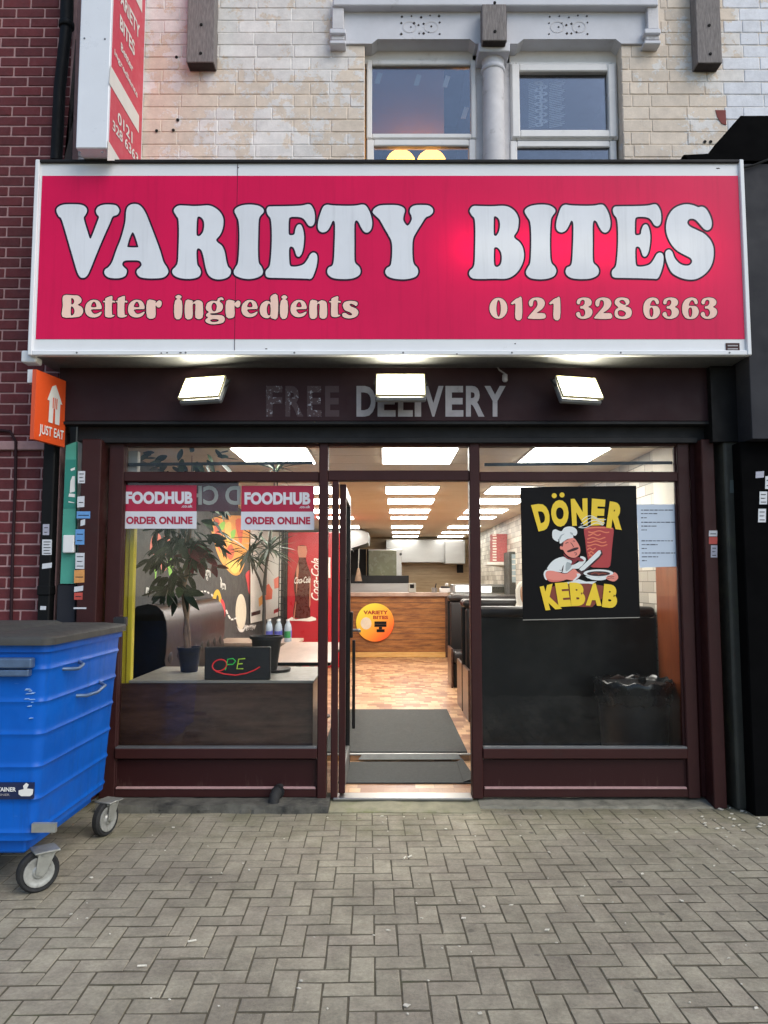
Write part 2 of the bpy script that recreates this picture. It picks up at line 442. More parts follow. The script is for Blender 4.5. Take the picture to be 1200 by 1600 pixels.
# ------------------------------------------------------------------ neighbouring red brick wall on the left
YR = 5.50
rw = thing('brick_wall', 'dark red brick wall with pale joints left of the shop', 'wall', (-2.75, YR, 0))
x1 = xat(117, YR, 120)
part('mortar_bed', MB().box((-4.0, YR + .006, 0), (x1 - .004, YR + .3, 6.6)), 'mortar_red', rw)
bms = []
for L in (.205, .0975):
    for k in range(3):
        mb = MB().box((0, 0, 0), (L, .1, .0675), .004)
        r2 = random.Random(k)
        for v in mb.v: v.x += r2.uniform(-.0015, .0015); v.z += r2.uniform(-.0015, .0015)
        me = mb.mesh('brick'); me.materials.append(MATS['red_brick']); bms.append(me)
row = 0; z = 1.02
while z < 6.35:
    x = -3.55 + (.1078 if row % 2 else 0)
    while x < x1 - .03:
        if x + .205 > x1:
            if x + .0975 > x1: break
            me = bms[3 + rng.randrange(3)]
        else: me = bms[rng.randrange(3)]
        L = .205 if me in bms[:3] else .0975
        px, py = proj(x + L, YR, z)
        if px > -8:
            o = bpy.data.objects.new('brick', me); COL.objects.link(o); o.parent = rw
            o.location = Vector((x, YR + rng.uniform(-.002, .002), z)) - ORG[rw]; o.rotation_euler = (rng.gauss(0, .006), 0, rng.gauss(0, .006))
        x += L + .0115
    z += .0785; row += 1
part('lower_courses', MB().box((-4.0, YR - .004, 0), (x1 - .004, YR + .01, 1.012)), 'red_brick', rw)
a = at(0, 690, YR); b = at(82, 704, YR)
part('string_course', MB().box((a.x - .3, YR - .03, b.z), (b.x, YR + .02, a.z), .006), 'mortar_red', rw)
for q in range(1):
    cb = MB().tube([at(-6, 672, YR - .02), at(16, 674, YR - .02), at(25, 690, YR - .035), at(24, 760, YR - .02), at(20, 860, YR - .02), at(17, 985, YR - .02)], .011, 8)
    solo('cable', cb, 'fascia_maroon', 'dark maroon cable clipped to the red brick wall', 'cable', smooth=60)

dp = thing('drainpipe', 'black drainpipe running down the red brick wall behind the blade sign', 'pipe', at(98, 240, YR - .09))
part('pipe', MB().tube([at(106, -60, YR - .09), at(104, 40, YR - .09)], .047, 16), 'black_paint', dp, 60)
part('pipe', MB().tube([at(104, 40, YR - .09), at(93, 140, YR - .09), at(88, 252, YR - .09)], .042, 16), 'black_paint', dp, 60)
part('collar', MB().lathe([(.05, -.02), (.056, -.015), (.056, .02), (.05, .025)], at(104, 40, YR - .09), 16), 'black_paint', dp, 60)

# ------------------------------------------------------------------ cream painted upper storey with two windows
YW = 5.62
up = thing('upper_storey', 'cream painted brick upper storey with peeling paint above the red sign', 'building', (.3, YW, 4.3))
def rx(px, py, Y=YW): return at(px, py, Y).x
wl0, wl1, wr0, wr1 = rx(570, 150), rx(746, 150), rx(795, 150), rx(972, 150)
zl = zat(66, YW)              # underside of the lintel
ztop = 6.55
xL, xR = rx(116, 120), 3.2
part('wall_core', MB().box((xL, YW + .0045, 4.3), (wl0 - .002, YW + .30, ztop)).box((wr1 + .002, YW + .0045, 4.3), (xR, YW + .30, ztop)).box((wl0, YW + .013, zl + .36), (wr1, YW + .30, ztop)), 'cream_brick', up)
bL, bH, gp = .285, .0965, .0045
cbm = {}
def cbrick(L, mt):
    key = (round(L, 3), mt)
    if key not in cbm:
        mb = MB().box((0, 0, 0), (L, .09, bH), .005)
        me = mb.mesh('brick'); me.materials.append(MATS[mt]); cbm[key] = me
    return cbm[key]
z = 4.36; row = 0
lx0, lx1, lz0, lz1 = rx(524, 40), rx(1032, 40), zat(72, YW) , 9
while z < 6.3:
    x = xL - (.06 if row % 2 else .185)
    while x < xR:
        L = bL if rng.random() < .8 else bL * .5 - gp / 2
        segs = [(x, x + L)]
        lo, hi = (lx0, lx1) if z + bH * .5 > zl else (wl0, wr1)
        out = []
        for (s, e) in segs:
            if e <= lo or s >= hi: out.append((s, e))
            else:
                if s < lo - .03: out.append((s, lo - .003))
                if e > hi + .03: out.append((hi + .003, e))
        segs = out
        for (s, e) in segs:
            if e - s < .03 or e < xL + .02: continue
            mt = 'white_brick' if s > rx(1128, 120) else 'cream_brick'
            o = bpy.data.objects.new('brick', cbrick(e - s, mt)); COL.objects.link(o); o.parent = up
            o.location = Vector((s, YW + rng.uniform(-.003, .001), z)) - ORG[up]; o.rotation_euler = (rng.gauss(0, .005), rng.gauss(0, .003), rng.gauss(0, .004))
        x += L + gp
    z += bH + gp; row += 1
# nail and bolt holes
for (px, py) in ((276, 90), (278, 188), (245, 205), (271, 204), (1101, 222), (1110, 222)):
    part('bolt_hole', MB().lathe([(.008, 0), (.012, -.004), (.012, -.008)], at(px, py, YW), 10, 'Y'), 'dark_hole', up)
M('old_red', (128, 62, 58), .8, var=.2)
part('bare_patch', MB().prism([at(px, py, YW - .006) for px, py in P('1118,172 1134,172 1135,195 1128,193 1121,183')], (0, .004, 0)), 'old_red', up, label='patch of bare red brick')

# lintel, hood mould, corbels, colonette
YL = YW - .02
def stone(name, x0, y0, x1, y1, Y, d, b=.006, m='stone_white', par=up):
    return part(name, pb(x0, y0, x1, y1, Y, d, b), m, par)
# each lintel: chamfered lower edge
def lintel(x0, x1, c0, c1):
    pts = [(x0, 8), (x1, 8), (x1, 68), (c1 + 9, 68), (c1, 61), (c0, 61), (c0 - 9, 68), (x0, 68)]
    pp = [at(px, py, YL) for px, py in pts]
    l_ = part('lintel', MB().prism(pp, (0, .3, 0)), 'stone_white', up)
    a, b, c, d = at(c0, 61, YL), at(c1, 61, YL), at(c1 + 3, 70.5, YL + .07), at(c0 - 3, 70.5, YL + .07)
    part('chamfer', MB().prism([a, b, c, d], (0, .02, .03)), 'stone_grey', l_)
    return l_
l1 = lintel(535, 752, 590, 734); l2 = lintel(792, 1013, 818, 962)
for l_, cx in ((l1, 658), (l2, 889)):                       # incised panels
    mb = MB(); Yp = YL - .003
    for k, (dx, dy) in enumerate(P('-30,-14 -15,-15 0,-13 14,-16 28,-15 -31,-4 29,-5 -31,13 -11,-4 -4,-1 4,-3 -3,12 4,12 12,10 29,13 -16,2 16,1')):
        w = rng.uniform(1.2, 2.4); p = [(cx + dx - w, 40 + dy), (cx + dx, 40 + dy - w), (cx + dx + w, 40 + dy), (cx + dx, 40 + dy + w * .9)]
        mb.prism([at(q[0], q[1], Yp) for q in p], (0, .002, 0))
    part('carving', mb, 'end_grain', l_, label='row of small carved notches')
    for sx in (-18, 16):
        ring = ell(cx + sx, 42, 11, 9, 20); rin = ell(cx + sx, 42, 9.6, 7.8, 20)
        part('carving', MB().sheet([[at(q[0], q[1], Yp) for q in ring], [at(q[0], q[1], Yp) for q in rin][::-1]]), 'stone_grey', l_)
stone('hood_mould', 520, -3, 1029, 8.5, YL - .07, .12, .008)
stone('hood_mould', 524, -14, 1026, -2.5, YL - .05, .1, .01, 'stone_grey')
for (x0, x1, fl) in ((519, 537, 0), (1011, 1030, 1)):
    stone('label_stop', x0, 8, x1, 45, YL - .05, .1, .006, 'stone_grey')
    stone('label_stop', x0 - 4, 44, x1 + 3, 52, YL - .075, .12, .006, 'stone_white')
    stone('label_stop', x0 - 2, 53, x1 + 1, 62, YL - .05, .1, .006, 'stone_grey')
    stone('label_stop', x0 - 4, 62.5, x1 + 3, 68, YL - .07, .12, .006, 'stone_white')
stone('abacus', 748, 66, 797, 80, YL - .06, .3, .006)
cc = at(770, 90, YL + .07); zc = cc.z; px2m = YL * 1.04 / F
part('capital', MB().lathe([(.083, -.13), (.09, -.125), (.095, -.11), (.09, -.095), (.084, -.09), (.086, -.05), (.102, -.012), (.112, -.004), (.124, .012), (.127, .028), (.122, .045), (.10, .055)], (cc.x, YL + .07, zc), 28), 'stone_white', up, 50)
part('colonette', MB().lathe([(.084, -.9), (.082, -.12), (.082, -.1)], (cc.x, YL + .07, zc), 28), 'stone_grey', up, 50)
part('pier', MB().box((wl1 - .02, YW + .12, 4.3), (wr0 + .03, YW + .3, zl + .3)), 'stone_grey', up)

# windows
YG = YW + .10
def frame(parent, x0, y0, x1, y1, t, Y, d, m='upvc', b=.008):
    a = at(x0, y0, Y); c = at(x1, y1, Y); fr = []
    fr.append(part('frame', MB().box((a.x, Y, c.z), (a.x + t, Y + d, a.z), b), m, parent))
    fr.append(part('frame', MB().box((c.x - t, Y, c.z), (c.x, Y + d, a.z), b), m, parent))
    fr.append(part('frame', MB().box((a.x + t, Y + .001, a.z - t), (c.x - t, Y + d, a.z), b), m, parent))
    fr.append(part('frame', MB().box((a.x + t, Y + .001, c.z), (c.x - t, Y + d, c.z + t), b), m, parent))
    return (a.x + t, c.x - t, c.z + t, a.z - t)
def window(x0, x1, ytop, ytr, inner):
    a = at(x0, ytop, YG); c = at(x1, 340, YG)
    w = part('window', MB().box((a.x - .03, YG + .02, a.z), (c.x + .03, YG + .09, a.z + .12)).box((a.x - .02, YG + .021, a.z - .02), (c.x + .02, YG + .085, a.z + .001)), 'upvc', up)
    g = frame(w, x0, ytop, x1, ytr, .042, YG, .07)
    part('pane', MB().box((g[0] - .01, YG + .03, g[2] - .01), (g[1] + .01, YG + .036, g[3] + .01)), 'room_glass', w)
    if inner:
        g2 = frame(w, *inner, .062, YG - .018, .06)
    g3 = frame(w, x0, ytr + 1.0, x1, 340, .055, YG + .004, .07)
    part('pane', MB().box((g3[0] - .01, YG + .03, g3[2] - .01), (g3[1] + .01, YG + .036, g3[3] + .01)), 'room_glass', w)
    return w
w1 = window(573, 745, 93, 216, None)
w2 = window(797, 967, 96, 218, (799, 99, 965, 214))
# dim rooms behind the two windows
M('room_wall', (92, 92, 96), .9, var=.1)
m, n, l, p_ = newmat('paper_sheet'); n.remove(p_)
mx = n.new('ShaderNodeMixShader'); mx.inputs[0].default_value = .72; tl_ = n.new('ShaderNodeBsdfTranslucent'); df = n.new('ShaderNodeBsdfDiffuse')
tl_.inputs[0].default_value = lin((206, 186, 168)); df.inputs[0].default_value = lin((150, 146, 150))
l.new(df.outputs[0], mx.inputs[1]); l.new(tl_.outputs[0], mx.inputs[2]); l.new(mx.outputs[0], n['Material Output'].inputs[0])
xa, xb = wl0 - .5, wr1 + .5
rm = MB().box((xa, YW + 2.6, 3.9), (xb, YW + 2.7, 6.6)).box((xa - .1, YW + .31, 3.9), (xa, YW + 2.7, 6.6)).box((xb, YW + .31, 3.9), (xb + .1, YW + 2.7, 6.6)).box((xa, YW + .31, 6.6), (xb, YW + 2.7, 6.7)).box((xa, YW + .31, 3.8), (xb, YW + 2.7, 3.9))
rm.box((.5 * (wl1 + wr0) - .03, YW + .31, 3.9), (.5 * (wl1 + wr0) + .03, YW + 2.6, 6.6))
solo('upstairs_room', rm, 'room_wall', kind='structure')
ps = at(575, 92, YG + .09); pe = at(694, 214, YG + .09)
sh = solo('paper_blind', MB().box((ps.x, YG + .085, pe.z + .0), (pe.x, YG + .088, ps.z)), 'paper_sheet', 'pale paper sheet taped inside the left upstairs window', 'blind')
M('tape', (205, 200, 186), .5, var=.05)
for i, (px, py) in enumerate(((591, 122), (652, 125), (697, 127), (726, 176))):
    p = at(px, py, YG + .08)
    part('tape_strip', MB().prism([p + Vector(d) for d in ((-.03, 0, -.045), (.008, 0, -.05), (.035, 0, .04), (-.002, 0, .05))], (0, .002, 0)), 'tape', sh)
m, n, l, p_ = newmat('warm_bulb'); p_.inputs['Emission Color'].default_value = (1, .40, .05, 1); p_.inputs['Emission Strength'].default_value = 3.6
lp = thing('ceiling_lamp', 'glowing amber globe lamp low behind the left upstairs window', 'lamp', at(640, 250, YG + .26))
for k, (px, py) in enumerate(((626, 259), (674, 259))):
    c = at(px, py, YG + .26); r = .125
    part('globe', MB().lathe([(.001, -r)] + [(r * math.cos(t), r * math.sin(t)) for t in np.linspace(-1.4, 1.4, 9)] + [(.001, r)], c, 16), 'warm_bulb', lp, 60)
part('stem', MB().tube([at(628, 262, YG + .26), at(650, 275, YG + .26), at(672, 262, YG + .26)], .012, 8), 'grey_metal', lp)
# lace curtain in the right window
M('lace', (232, 238, 240), .9, var=.1)
lc = MB(); Yc = YG + .1
for k in range(13):
    y = 130 + k * 5.4
    lc.sheet([[at(q[0], q[1], Yc) for q in ell(842 + 7 * (k % 2), y, 7, 3.4, 10)], [at(q[0], q[1], Yc) for q in ell(842 + 7 * (k % 2), y, 3, 1.2, 10)][::-1]])
for k in range(26):
    y = 130 + k * 2.75
    lc.sheet([[at(q[0], q[1], Yc + .002) for q in ((826, y), (838, y - 3), (838, y - 2), (826, y + 1))]])
    lc.sheet([[at(q[0], q[1], Yc + .002) for q in ((858, y), (880 + 3 * math.sin(k * 1.4), y - 4), (880 + 3 * math.sin(k * 1.4), y - 3), (858, y + 1))]])
solo('lace_curtain', lc, 'lace', 'strip of white lace hanging inside the right upstairs window', 'curtain')

# weathered timber blocks fixed to the wall
def timber(x0, x1, y1, y0, Y, label):
    a = at(x0, y0, Y); c = at(x1, y1, Y)
    t = thing('timber_block', label, 'timber', ((a.x + c.x) / 2, Y, c.z), 'timber blocks fixed to the upper wall')
    part('block', MB().box((a.x, Y, c.z), (c.x, Y + .11, a.z), .006, 2), 'old_timber', t)
    part('end_face', MB().box((a.x + .008, Y + .008, c.z - .003), (c.x - .008, Y + .10, c.z + .002)), 'end_grain', t)
    for f in (.07, .3):
        part('bolt', MB().lathe([(.012, 0), (.011, -.006), (.001, -.008)], ((a.x + c.x) / 2 + .004, Y, c.z + f), 10, 'Y'), 'dark_hole', t)
timber(294, 334, 97, -40, YW - .11, 'weathered grey timber block on the cream wall left of the windows')
timber(753, 792, 63, 6, YL - .13, 'short weathered timber block above the stone column between the windows')
timber(1085, 1129, 98, -40, YW - .11, 'weathered grey timber block on the cream wall right of the windows')
# ------------------------------------------------------------------ foot of the shop: rough plinth and mossy door apron
YF = 5.46                         # front of the timber shopfront
def rough_strip(x0, x1, y0, y1, h0, h1, n, m):
    mb = MB(); L = []; ph = [rng.uniform(0, 6) for _ in range(8)]
    wob = lambda t, q: math.sin(t * 7 + ph[q]) * .5 + math.sin(t * 17 + ph[q + 1]) * .3 + math.sin(t * 41 + ph[q + 2]) * .25
    for i in range(n + 1):
        x = x0 + (x1 - x0) * i / n
        jj = lambda s, q: s * wob(x, q)
        L.append([(x, y0 + jj(.012, 0), -.02), (x, y0 + .012 + jj(.014, 1), h0 + jj(min(.012, h0 * .6), 2)), (x, (y0 + y1) / 2, (h0 + h1) / 2 + jj(.006, 3)), (x, y1, h1), (x, y1, -.02)])
    return mb.rings(L)
plx0, plx1 = xat(150, 5.3, 1270), xat(513, 5.3, 1270)
M('dark_concrete', (92, 90, 82), .9, var=.35, vs=9, bump=.8, bs=26, dirt=(46, 46, 44), ds=5, dt=.5)
pl = thing('plinth', 'rough grey concrete plinth along the foot of the shopfront', 'plinth', (0, 5.4, 0))
part('slab', rough_strip(plx0, plx1, 5.26, 5.60, .048, .044, 160, 0), 'dark_concrete', pl)
part('slab', rough_strip(xat(752, 5.3, 1260), xat(1130, 5.3, 1260), 5.36, 5.60, .014, .040, 110, 0), 'concrete', pl)
M('mossy_concrete', (134, 130, 108), .9, var=.25, vs=7, bump=.6, bs=34, dirt=(104, 110, 62), ds=3, dt=.54)
part('apron', rough_strip(plx1 + .004, xat(752, 5.3, 1260) - .004, 5.26, 5.60, .006, .040, 30, 0), 'mossy_concrete', pl, label='mossy sloping concrete at the doorway')
for k in range(34):               # broken lumps of render along the plinth
    px = rng.uniform(190, 500); c = at(px, 1262, 5.3)
    mb = MB(); r = rng.uniform(.012, .045)
    mb.lathe([(r, -.02), (r * .95, .012), (r * .5, .024), (.001, .026)], (c.x, 5.30, .01), 7)
    for v in mb.v: v.x += (v.x - c.x) * rng.uniform(.4, 1.4); v.y += rng.uniform(-.008, .008)
    part('render_lump', mb, 'dark_concrete', pl)

# ------------------------------------------------------------------ shopfront
def kicked():
    m, n, l, p = newmat('kicked_panel'); geo = n.new('ShaderNodeNewGeometry'); pos = geo.outputs['Position']; sep = n.new('ShaderNodeSeparateXYZ'); l.new(pos, sep.inputs[0])
    mp = n.new('ShaderNodeMapping'); mp.inputs['Scale'].default_value = (3, 1, .5); l.new(pos, mp.inputs['Vector'])
    v = math_(n, l, 'ADD', noise(n, l, mp.outputs[0], 6, 9, .75), mrange(n, l, sep.outputs[2], .08, .28, .10, -.06))
    col = mixc(n, l, mrange(n, l, v, .60, .78, 0, .45), lin((48, 19, 20)), lin((104, 86, 76)))      # splashed road dirt
    col = mixc(n, l, mrange(n, l, noise(n, l, pos, 30, 6, .8), .70, .72, 0, .7), col, lin((120, 100, 92)))   # chips
    l.new(col, p.inputs['Base Color']); p.inputs['Roughness'].default_value = .5; p.inputs['Specular IOR Level'].default_value = .25
kicked()
sf = thing('shopfront', 'dark maroon painted shopfront frame with large panes around an open doorway', 'shopfront', (0, YF, .04))
ZB = .042
def sp(name, x0, y0, x1, y1, Y=YF, d=.09, b=.006, m='maroon', parent=None, label=None):
    return part(name, pb(x0, y0, x1, y1, Y, d, b), m, parent or sf, label=label)
def vert(name, x0, x1, Y=YF, d=.09, z0=ZB, z1=None, m='maroon', parent=None, py=950, b=.006):
    z1 = z1 or zat(690, YF)
    return part(name, MB().box((xat(x0, Y, py), Y, z0), (xat(x1, Y, py), Y + d, z1), b), m, parent or sf)
vert('jamb', 163, 187); vert('jamb', 150, 163.5, YF + .07, .08, m='black_paint'); vert('jamb', 119, 150, YF - .10, .2)
vert('jamb', 1066, 1085); vert('jamb', 1085.5, 1100, YF + .03, .08, m='maroon_panel'); vert('jamb', 1105, 1125, YF - .10, .2, z0=.002)
vert('bead', 187.2, 190, YF + .025, .03); vert('bead', 1061, 1065.8, YF + .025, .03)
vert('mullion', 497, 511, YF - .01, .11); vert('mullion', 735.5, 752, YF - .01, .11)
xm = [xat(q, YF) for q in (187, 497, 511, 735.5, 752, 1066)]
def hz(name, xa, xb, y0, y1, Y=YF + .003, d=.08, m='maroon', b=.005, parent=None):
    return part(name, MB().box((xa, Y, zat(y1, Y)), (xb, Y + d, zat(y0, Y)), b), m, parent or sf)
for i in (0, 2, 4):
    hz('transom', xm[i], xm[i + 1], *((737, 752) if i != 2 else (735, 751)))
    hz('head_rail', xm[i], xm[i + 1], 688, 697)
for i in (0, 4):
    s_ = hz('sill', xm[i], xm[i + 1], 1170, 1186, YF - .018, .1)
    hz('sill_strip', xm[i] + .002, xm[i + 1] - .002, 1167.2, 1170.2, YF - .012, .05, 'grey_metal', .001, s_)
    hz('stall_riser', xm[i], xm[i + 1], 1186.5, 1232, YF + .03, .04, 'kicked_panel', .002)
    r_ = hz('bottom_rail', xm[i], xm[i + 1], 1232.5, 1246, YF + .002, .08)
    hz('bead', xm[i] + .01, xm[i + 1] - .01, 1230.3, 1233.2, YF - .004, .03, 'mortar_red', .002, r_)
YP = YF + .05                     # glass
def pane(x0, x1, y0, y1):
    return part('pane', MB().box((x0 - .004, YP, zat(y1, YP)), (x1 + .004, YP + .006, zat(y0, YP))), 'shop_glass', sf)
pane(xm[0], xm[1], 752, 1168); pane(xm[4], xm[5], 752, 1168)
for i in (0, 2, 4): pane(xm[i], xm[i + 1], 697, 737)
pane(xm[2], xat(518, YF), 752, 1240)
# silver-edged strips behind the fanlights
for (x0, x1) in ((190, 489), (757, 1050)):
    part('stay_bar', MB().tube([at(x0, 726, YF + .16), at(x1, 723, YF + .16)], .012, 8), 'charcoal', sf, 60)
# door frame and door standing open
vert('door_post', 518, 528, YF + .004, .08, z1=zat(751, YF))
part('threshold', MB().box((xm[2] + .05, YF - .01, .030), (xm[3], YF + .13, .0475), .004), 'steel', sf)
M('black_alu', (34, 33, 34), .35, metal=.3, var=.1)
dr = part('door', MB().box((xat(529.5, YF), YF + .06, .06), (xat(529.5, YF) + .045, YF + .115, zat(755, YF)), .004), 'maroon', sf, label='narrow maroon glazed door standing open inwards')
dx0 = xat(529.5, YF) + .002; dx1 = dx0 + .04; dy0, dy1 = YF + .116, YF + .93; dz1 = zat(755, YF)
def dpart(name, lo, hi, m, b=.004): return part(name, MB().box(lo, hi, b), m, dr)
dpart('stile', (dx0, dy1 - .07, .06), (dx1, dy1, dz1), 'black_alu')
dpart('top_rail', (dx0 + .001, dy0, dz1 - .09), (dx1 - .001, dy1 - .072, dz1 - .001), 'black_alu')
dpart('bottom_rail', (dx0 + .001, dy0, .06), (dx1 - .001, dy1 - .072, .22), 'steel')
dpart('pane', (dx0 + .016, dy0, .221), (dx0 + .022, dy1 - .072, dz1 - .091), 'shop_glass', 0)
hp = at(543, 975, dy1 - .04)
dpart('lock_case', (dx1, dy1 - .075, hp.z - .11), (dx1 + .022, dy1 - .01, hp.z + .10), 'black_alu')
part('handle', MB().tube([(dx1 + .02, dy1 - .05, hp.z - .05), (dx1 + .075, dy1 - .05, hp.z - .05), (dx1 + .08, dy1 - .16, hp.z - .05)], .012, 8), 'grey_metal', dr, 60)
part('pull_bar', MB().tube([(dx1 + .03, dy1 - .05, hp.z - .13), (dx1 + .03, dy1 - .05, .35)], .013, 8), 'black_alu', dr, 60)
# shutter housing, dark bar over the glass
part('shutter_bar', MB().box((xat(120, 5.44, 690), 5.44, zat(690, 5.44)), (xat(1105, 5.44, 690), 5.62, zat(659, 5.44)), .008), 'charcoal', sf)
part('shutter_lip', MB().box((xat(150, 5.42, 690), 5.42, zat(692, 5.42)), (xat(1090, 5.42, 690), 5.438, zat(683, 5.42)), .004), 'charcoal', sf)
wire = MB().tube([at(158, 712, YF + .05), at(163, 760, YF + .05), at(164, 800, YF + .05), at(157, 830, YF + .05), at(147, 845, YF + .0)], .004, 6)
solo('loose_wire', wire, 'mortar_red', 'thin loose wire hanging in the recess left of the window', 'wire', smooth=60)

# ------------------------------------------------------------------ fascia board with worn FREE DELIVERY lettering
YB = 5.36
fb = thing('fascia_board', 'dark maroon fascia board with worn grey FREE DELIVERY lettering under the sign', 'fascia', at(600, 660, YB))
part('board', pb(93, 572, 1139, 658, YB, .06, .004), 'fascia_maroon', fb)
part('lower_edge', pb(92, 658.2, 1140, 663, YB - .012, .09, .003), 'charcoal', fb)
part('soffit', MB().box((xat(60, 5.2, 600), 5.12, zat(566, YB)), (xat(1160, 5.2, 600), 5.6, zat(566, YB) + .03)), 'charcoal', fb)
M('letter_grey', (158, 154, 157), .6, var=.15, vs=12, dirt=(74, 60, 64), ds=16, dt=.6)
def worn(name, cov):
    m, n, l, p = newmat(name)
    geo = n.new('ShaderNodeNewGeometry'); f = mrange(n, l, noise(n, l, geo.outputs['Position'], 34, 7, .75), cov, cov + .04, 0, 1)
    l.new(mixc(n, l, f, lin((150, 152, 160)), lin((62, 42, 46))), p.inputs['Base Color']); p.inputs['Roughness'].default_value = .6
worn('letter_worn', .40); worn('letter_gone', .31)
for ch, a, b, m in (('F', 416, 441, 'letter_worn'), ('R', 446, 474, 'letter_worn'), ('E', 480, 502, 'letter_worn'), ('E', 508, 530, 'letter_gone')):
    part('letter', lettering(ch, rect_fn(a, 603, b, 651, YB - .002), bold=.035), m, fb)
for ch, a, b in zip('DELIVERY', (557, 590, 622, 648, 661, 696, 728, 757), (587, 618, 645, 658, 693, 724, 757, 790)):
    part('letter', lettering(ch, rect_fn(a, 603, b, 651, YB - .002), bold=.035), 'letter_grey', fb)

# floodlights
m, n, l, p_ = newmat('flood_lens'); p_.inputs['Emission Color'].default_value = (1, .93, .72, 1); p_.inputs['Emission Strength'].default_value = 30
M('reflector', (236, 226, 180), .5, var=0)
def flood(cx, cy, w, h, yaw, lab):
    Y = 5.19; c = at(cx, cy, Y)
    t = thing('floodlight', lab, 'floodlight', c, 'floodlights under the sign', rz=math.radians(yaw), local=True)
    s = Y * 1.02 / F; W, H = w * s / 2, h * s / 2
    R = Matrix.Rotation(math.radians(-32), 3, 'X')       # facing outwards and down
    def rb(lo, hi, b=.004):
        mb = MB().box(lo, hi, b)
        for v in mb.v: v.xyz = R @ v
        return mb
    part('housing', rb((-W - .012, .032, -H - .02), (W + .012, .075, H + .02), .012), 'grey_metal', t)
    part('lens', rb((-W * .92, .016, -H * .90), (W * .92, .022, H * .90), .003), 'flood_lens', t)
    q = lambda w, h, y: [R @ Vector(v) for v in ((-w, y, -h), (w, y, -h), (w, y, h), (-w, y, h))]
    part('reflector', MB().rings([q(W * .93, H * .91, .024), q(W * 1.0, H + .004, .0), q(W * 1.04, H + .010, .0), q(W * 1.04, H + .010, .02)], False), 'reflector', t)
    for k in range(5): part('cooling_fin', rb((-W * .8 + k * W * .4 - .004, .076, -H * .8), (-W * .8 + k * W * .4 + .004, .1, H * .8), .001), 'grey_metal', t)
    part('bracket', MB().tube([(-W - .02, .03, 0), (-W - .02, .1, .06), (W + .02, .1, .06), (W + .02, .03, 0)], .008, 6), 'charcoal', t)
    part('arm', MB().tube([(0, .1, .06), (0, .13, .1), (0, .165, .1)], .012, 6), 'charcoal', t)
flood(315, 604, 66, 40, -14, 'lit floodlight under the left part of the sign')
flood(626, 600, 74, 42, 0, 'lit floodlight in front of the DELIVERY lettering, middle of three')
flood(906, 604, 66, 40, 14, 'lit floodlight under the right part of the sign')
# bits on the fascia: bulb socket and small bracket
solo('lamp_socket', MB().lathe([(.012, -.04), (.02, -.03), (.018, .01), (.006, .02)], at(789, 588, YB - .05), 10).tube([at(789, 584, YB - .05), at(780, 578, YB - .04), at(776, 570, YB)], .006, 6), 'letter_grey', 'small pale hook fitting above the Y of the delivery lettering', 'fitting', smooth=50)

# ------------------------------------------------------------------ the big illuminated sign
YS = 5.05
def lit_mat(name, rgb, es, rough=.32, ecol=None):
    m, n, l, p = newmat(name); c = lin(rgb)
    geo = n.new('ShaderNodeNewGeometry'); sep = n.new('ShaderNodeSeparateXYZ'); l.new(geo.outputs['Position'], sep.inputs[0])
    mp = n.new('ShaderNodeMapping'); mp.inputs['Scale'].default_value = (9, 1, .5); l.new(geo.outputs['Position'], mp.inputs['Vector'])
    v = math_(n, l, 'MULTIPLY', mrange(n, l, noise(n, l, geo.outputs['Position'], 1.6, 5), .3, .7, .93, 1.06), mrange(n, l, noise(n, l, mp.outputs[0], 2.2, 6, .7), .5, .8, 1.0, .86))   # dust runs
    comb = n.new('ShaderNodeCombineColor')
    for i in range(3): l.new(v, comb.inputs[i])
    l.new(mixc(n, l, 1., c, comb.outputs[0], 'MULTIPLY'), p.inputs['Base Color'])
    p.inputs['Roughness'].default_value = rough; p.inputs['Specular IOR Level'].default_value = .22
    # back light painted into the emission, fading from a tube line behind the right half
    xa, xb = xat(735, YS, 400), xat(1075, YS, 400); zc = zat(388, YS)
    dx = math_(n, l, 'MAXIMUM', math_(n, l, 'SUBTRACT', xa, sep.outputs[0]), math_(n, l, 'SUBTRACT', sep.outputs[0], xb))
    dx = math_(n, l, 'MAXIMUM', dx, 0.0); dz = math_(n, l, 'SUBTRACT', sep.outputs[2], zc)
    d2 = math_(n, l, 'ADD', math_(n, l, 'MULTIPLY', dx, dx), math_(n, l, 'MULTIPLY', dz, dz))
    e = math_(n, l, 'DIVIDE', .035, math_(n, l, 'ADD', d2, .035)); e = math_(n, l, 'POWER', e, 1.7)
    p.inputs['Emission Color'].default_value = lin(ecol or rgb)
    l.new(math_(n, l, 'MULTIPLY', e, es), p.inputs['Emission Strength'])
lit_mat('sign_red', (214, 14, 78), .42, ecol=(255, 0, 56))
lit_mat('sign_letter', (222, 225, 230), .06, ecol=(255, 246, 220))
lit_mat('sign_pink', (244, 206, 188), .10)
lit_mat('sign_outline', (44, 16, 38), .03)
sg = thing('fascia_sign', 'large raspberry red box sign reading VARIETY BITES with white border', 'sign', at(600, 556, YS))
X0, X1, Z0, Z1 = xat(57, YS, 252), xat(1160, YS, 252), zat(556, YS), zat(251, YS)
part('box', MB().box((X0 + .004, YS + .022, Z0 + .004), (X1 - .004, YS + .42, Z1 - .004), .004), 'grey_metal', sg)
f_ = .04
for lo, hi in (((X0, YS - .02, Z0), (X0 + .030, YS + .03, Z1)), ((X1 - .030, YS - .02, Z0), (X1, YS + .03, Z1)),
               ((X0 + .030, YS - .018, Z0), (X1 - .030, YS + .03, Z0 + .034))):
    part('frame', MB().box(lo, hi, .005), 'sign_white', sg)
part('frame', MB().box((X0 + .030, YS - .02, Z1 - .022), (X1 - .030, YS + .03, Z1), .004), 'charcoal', sg, label='grimy dark top rail of the frame')
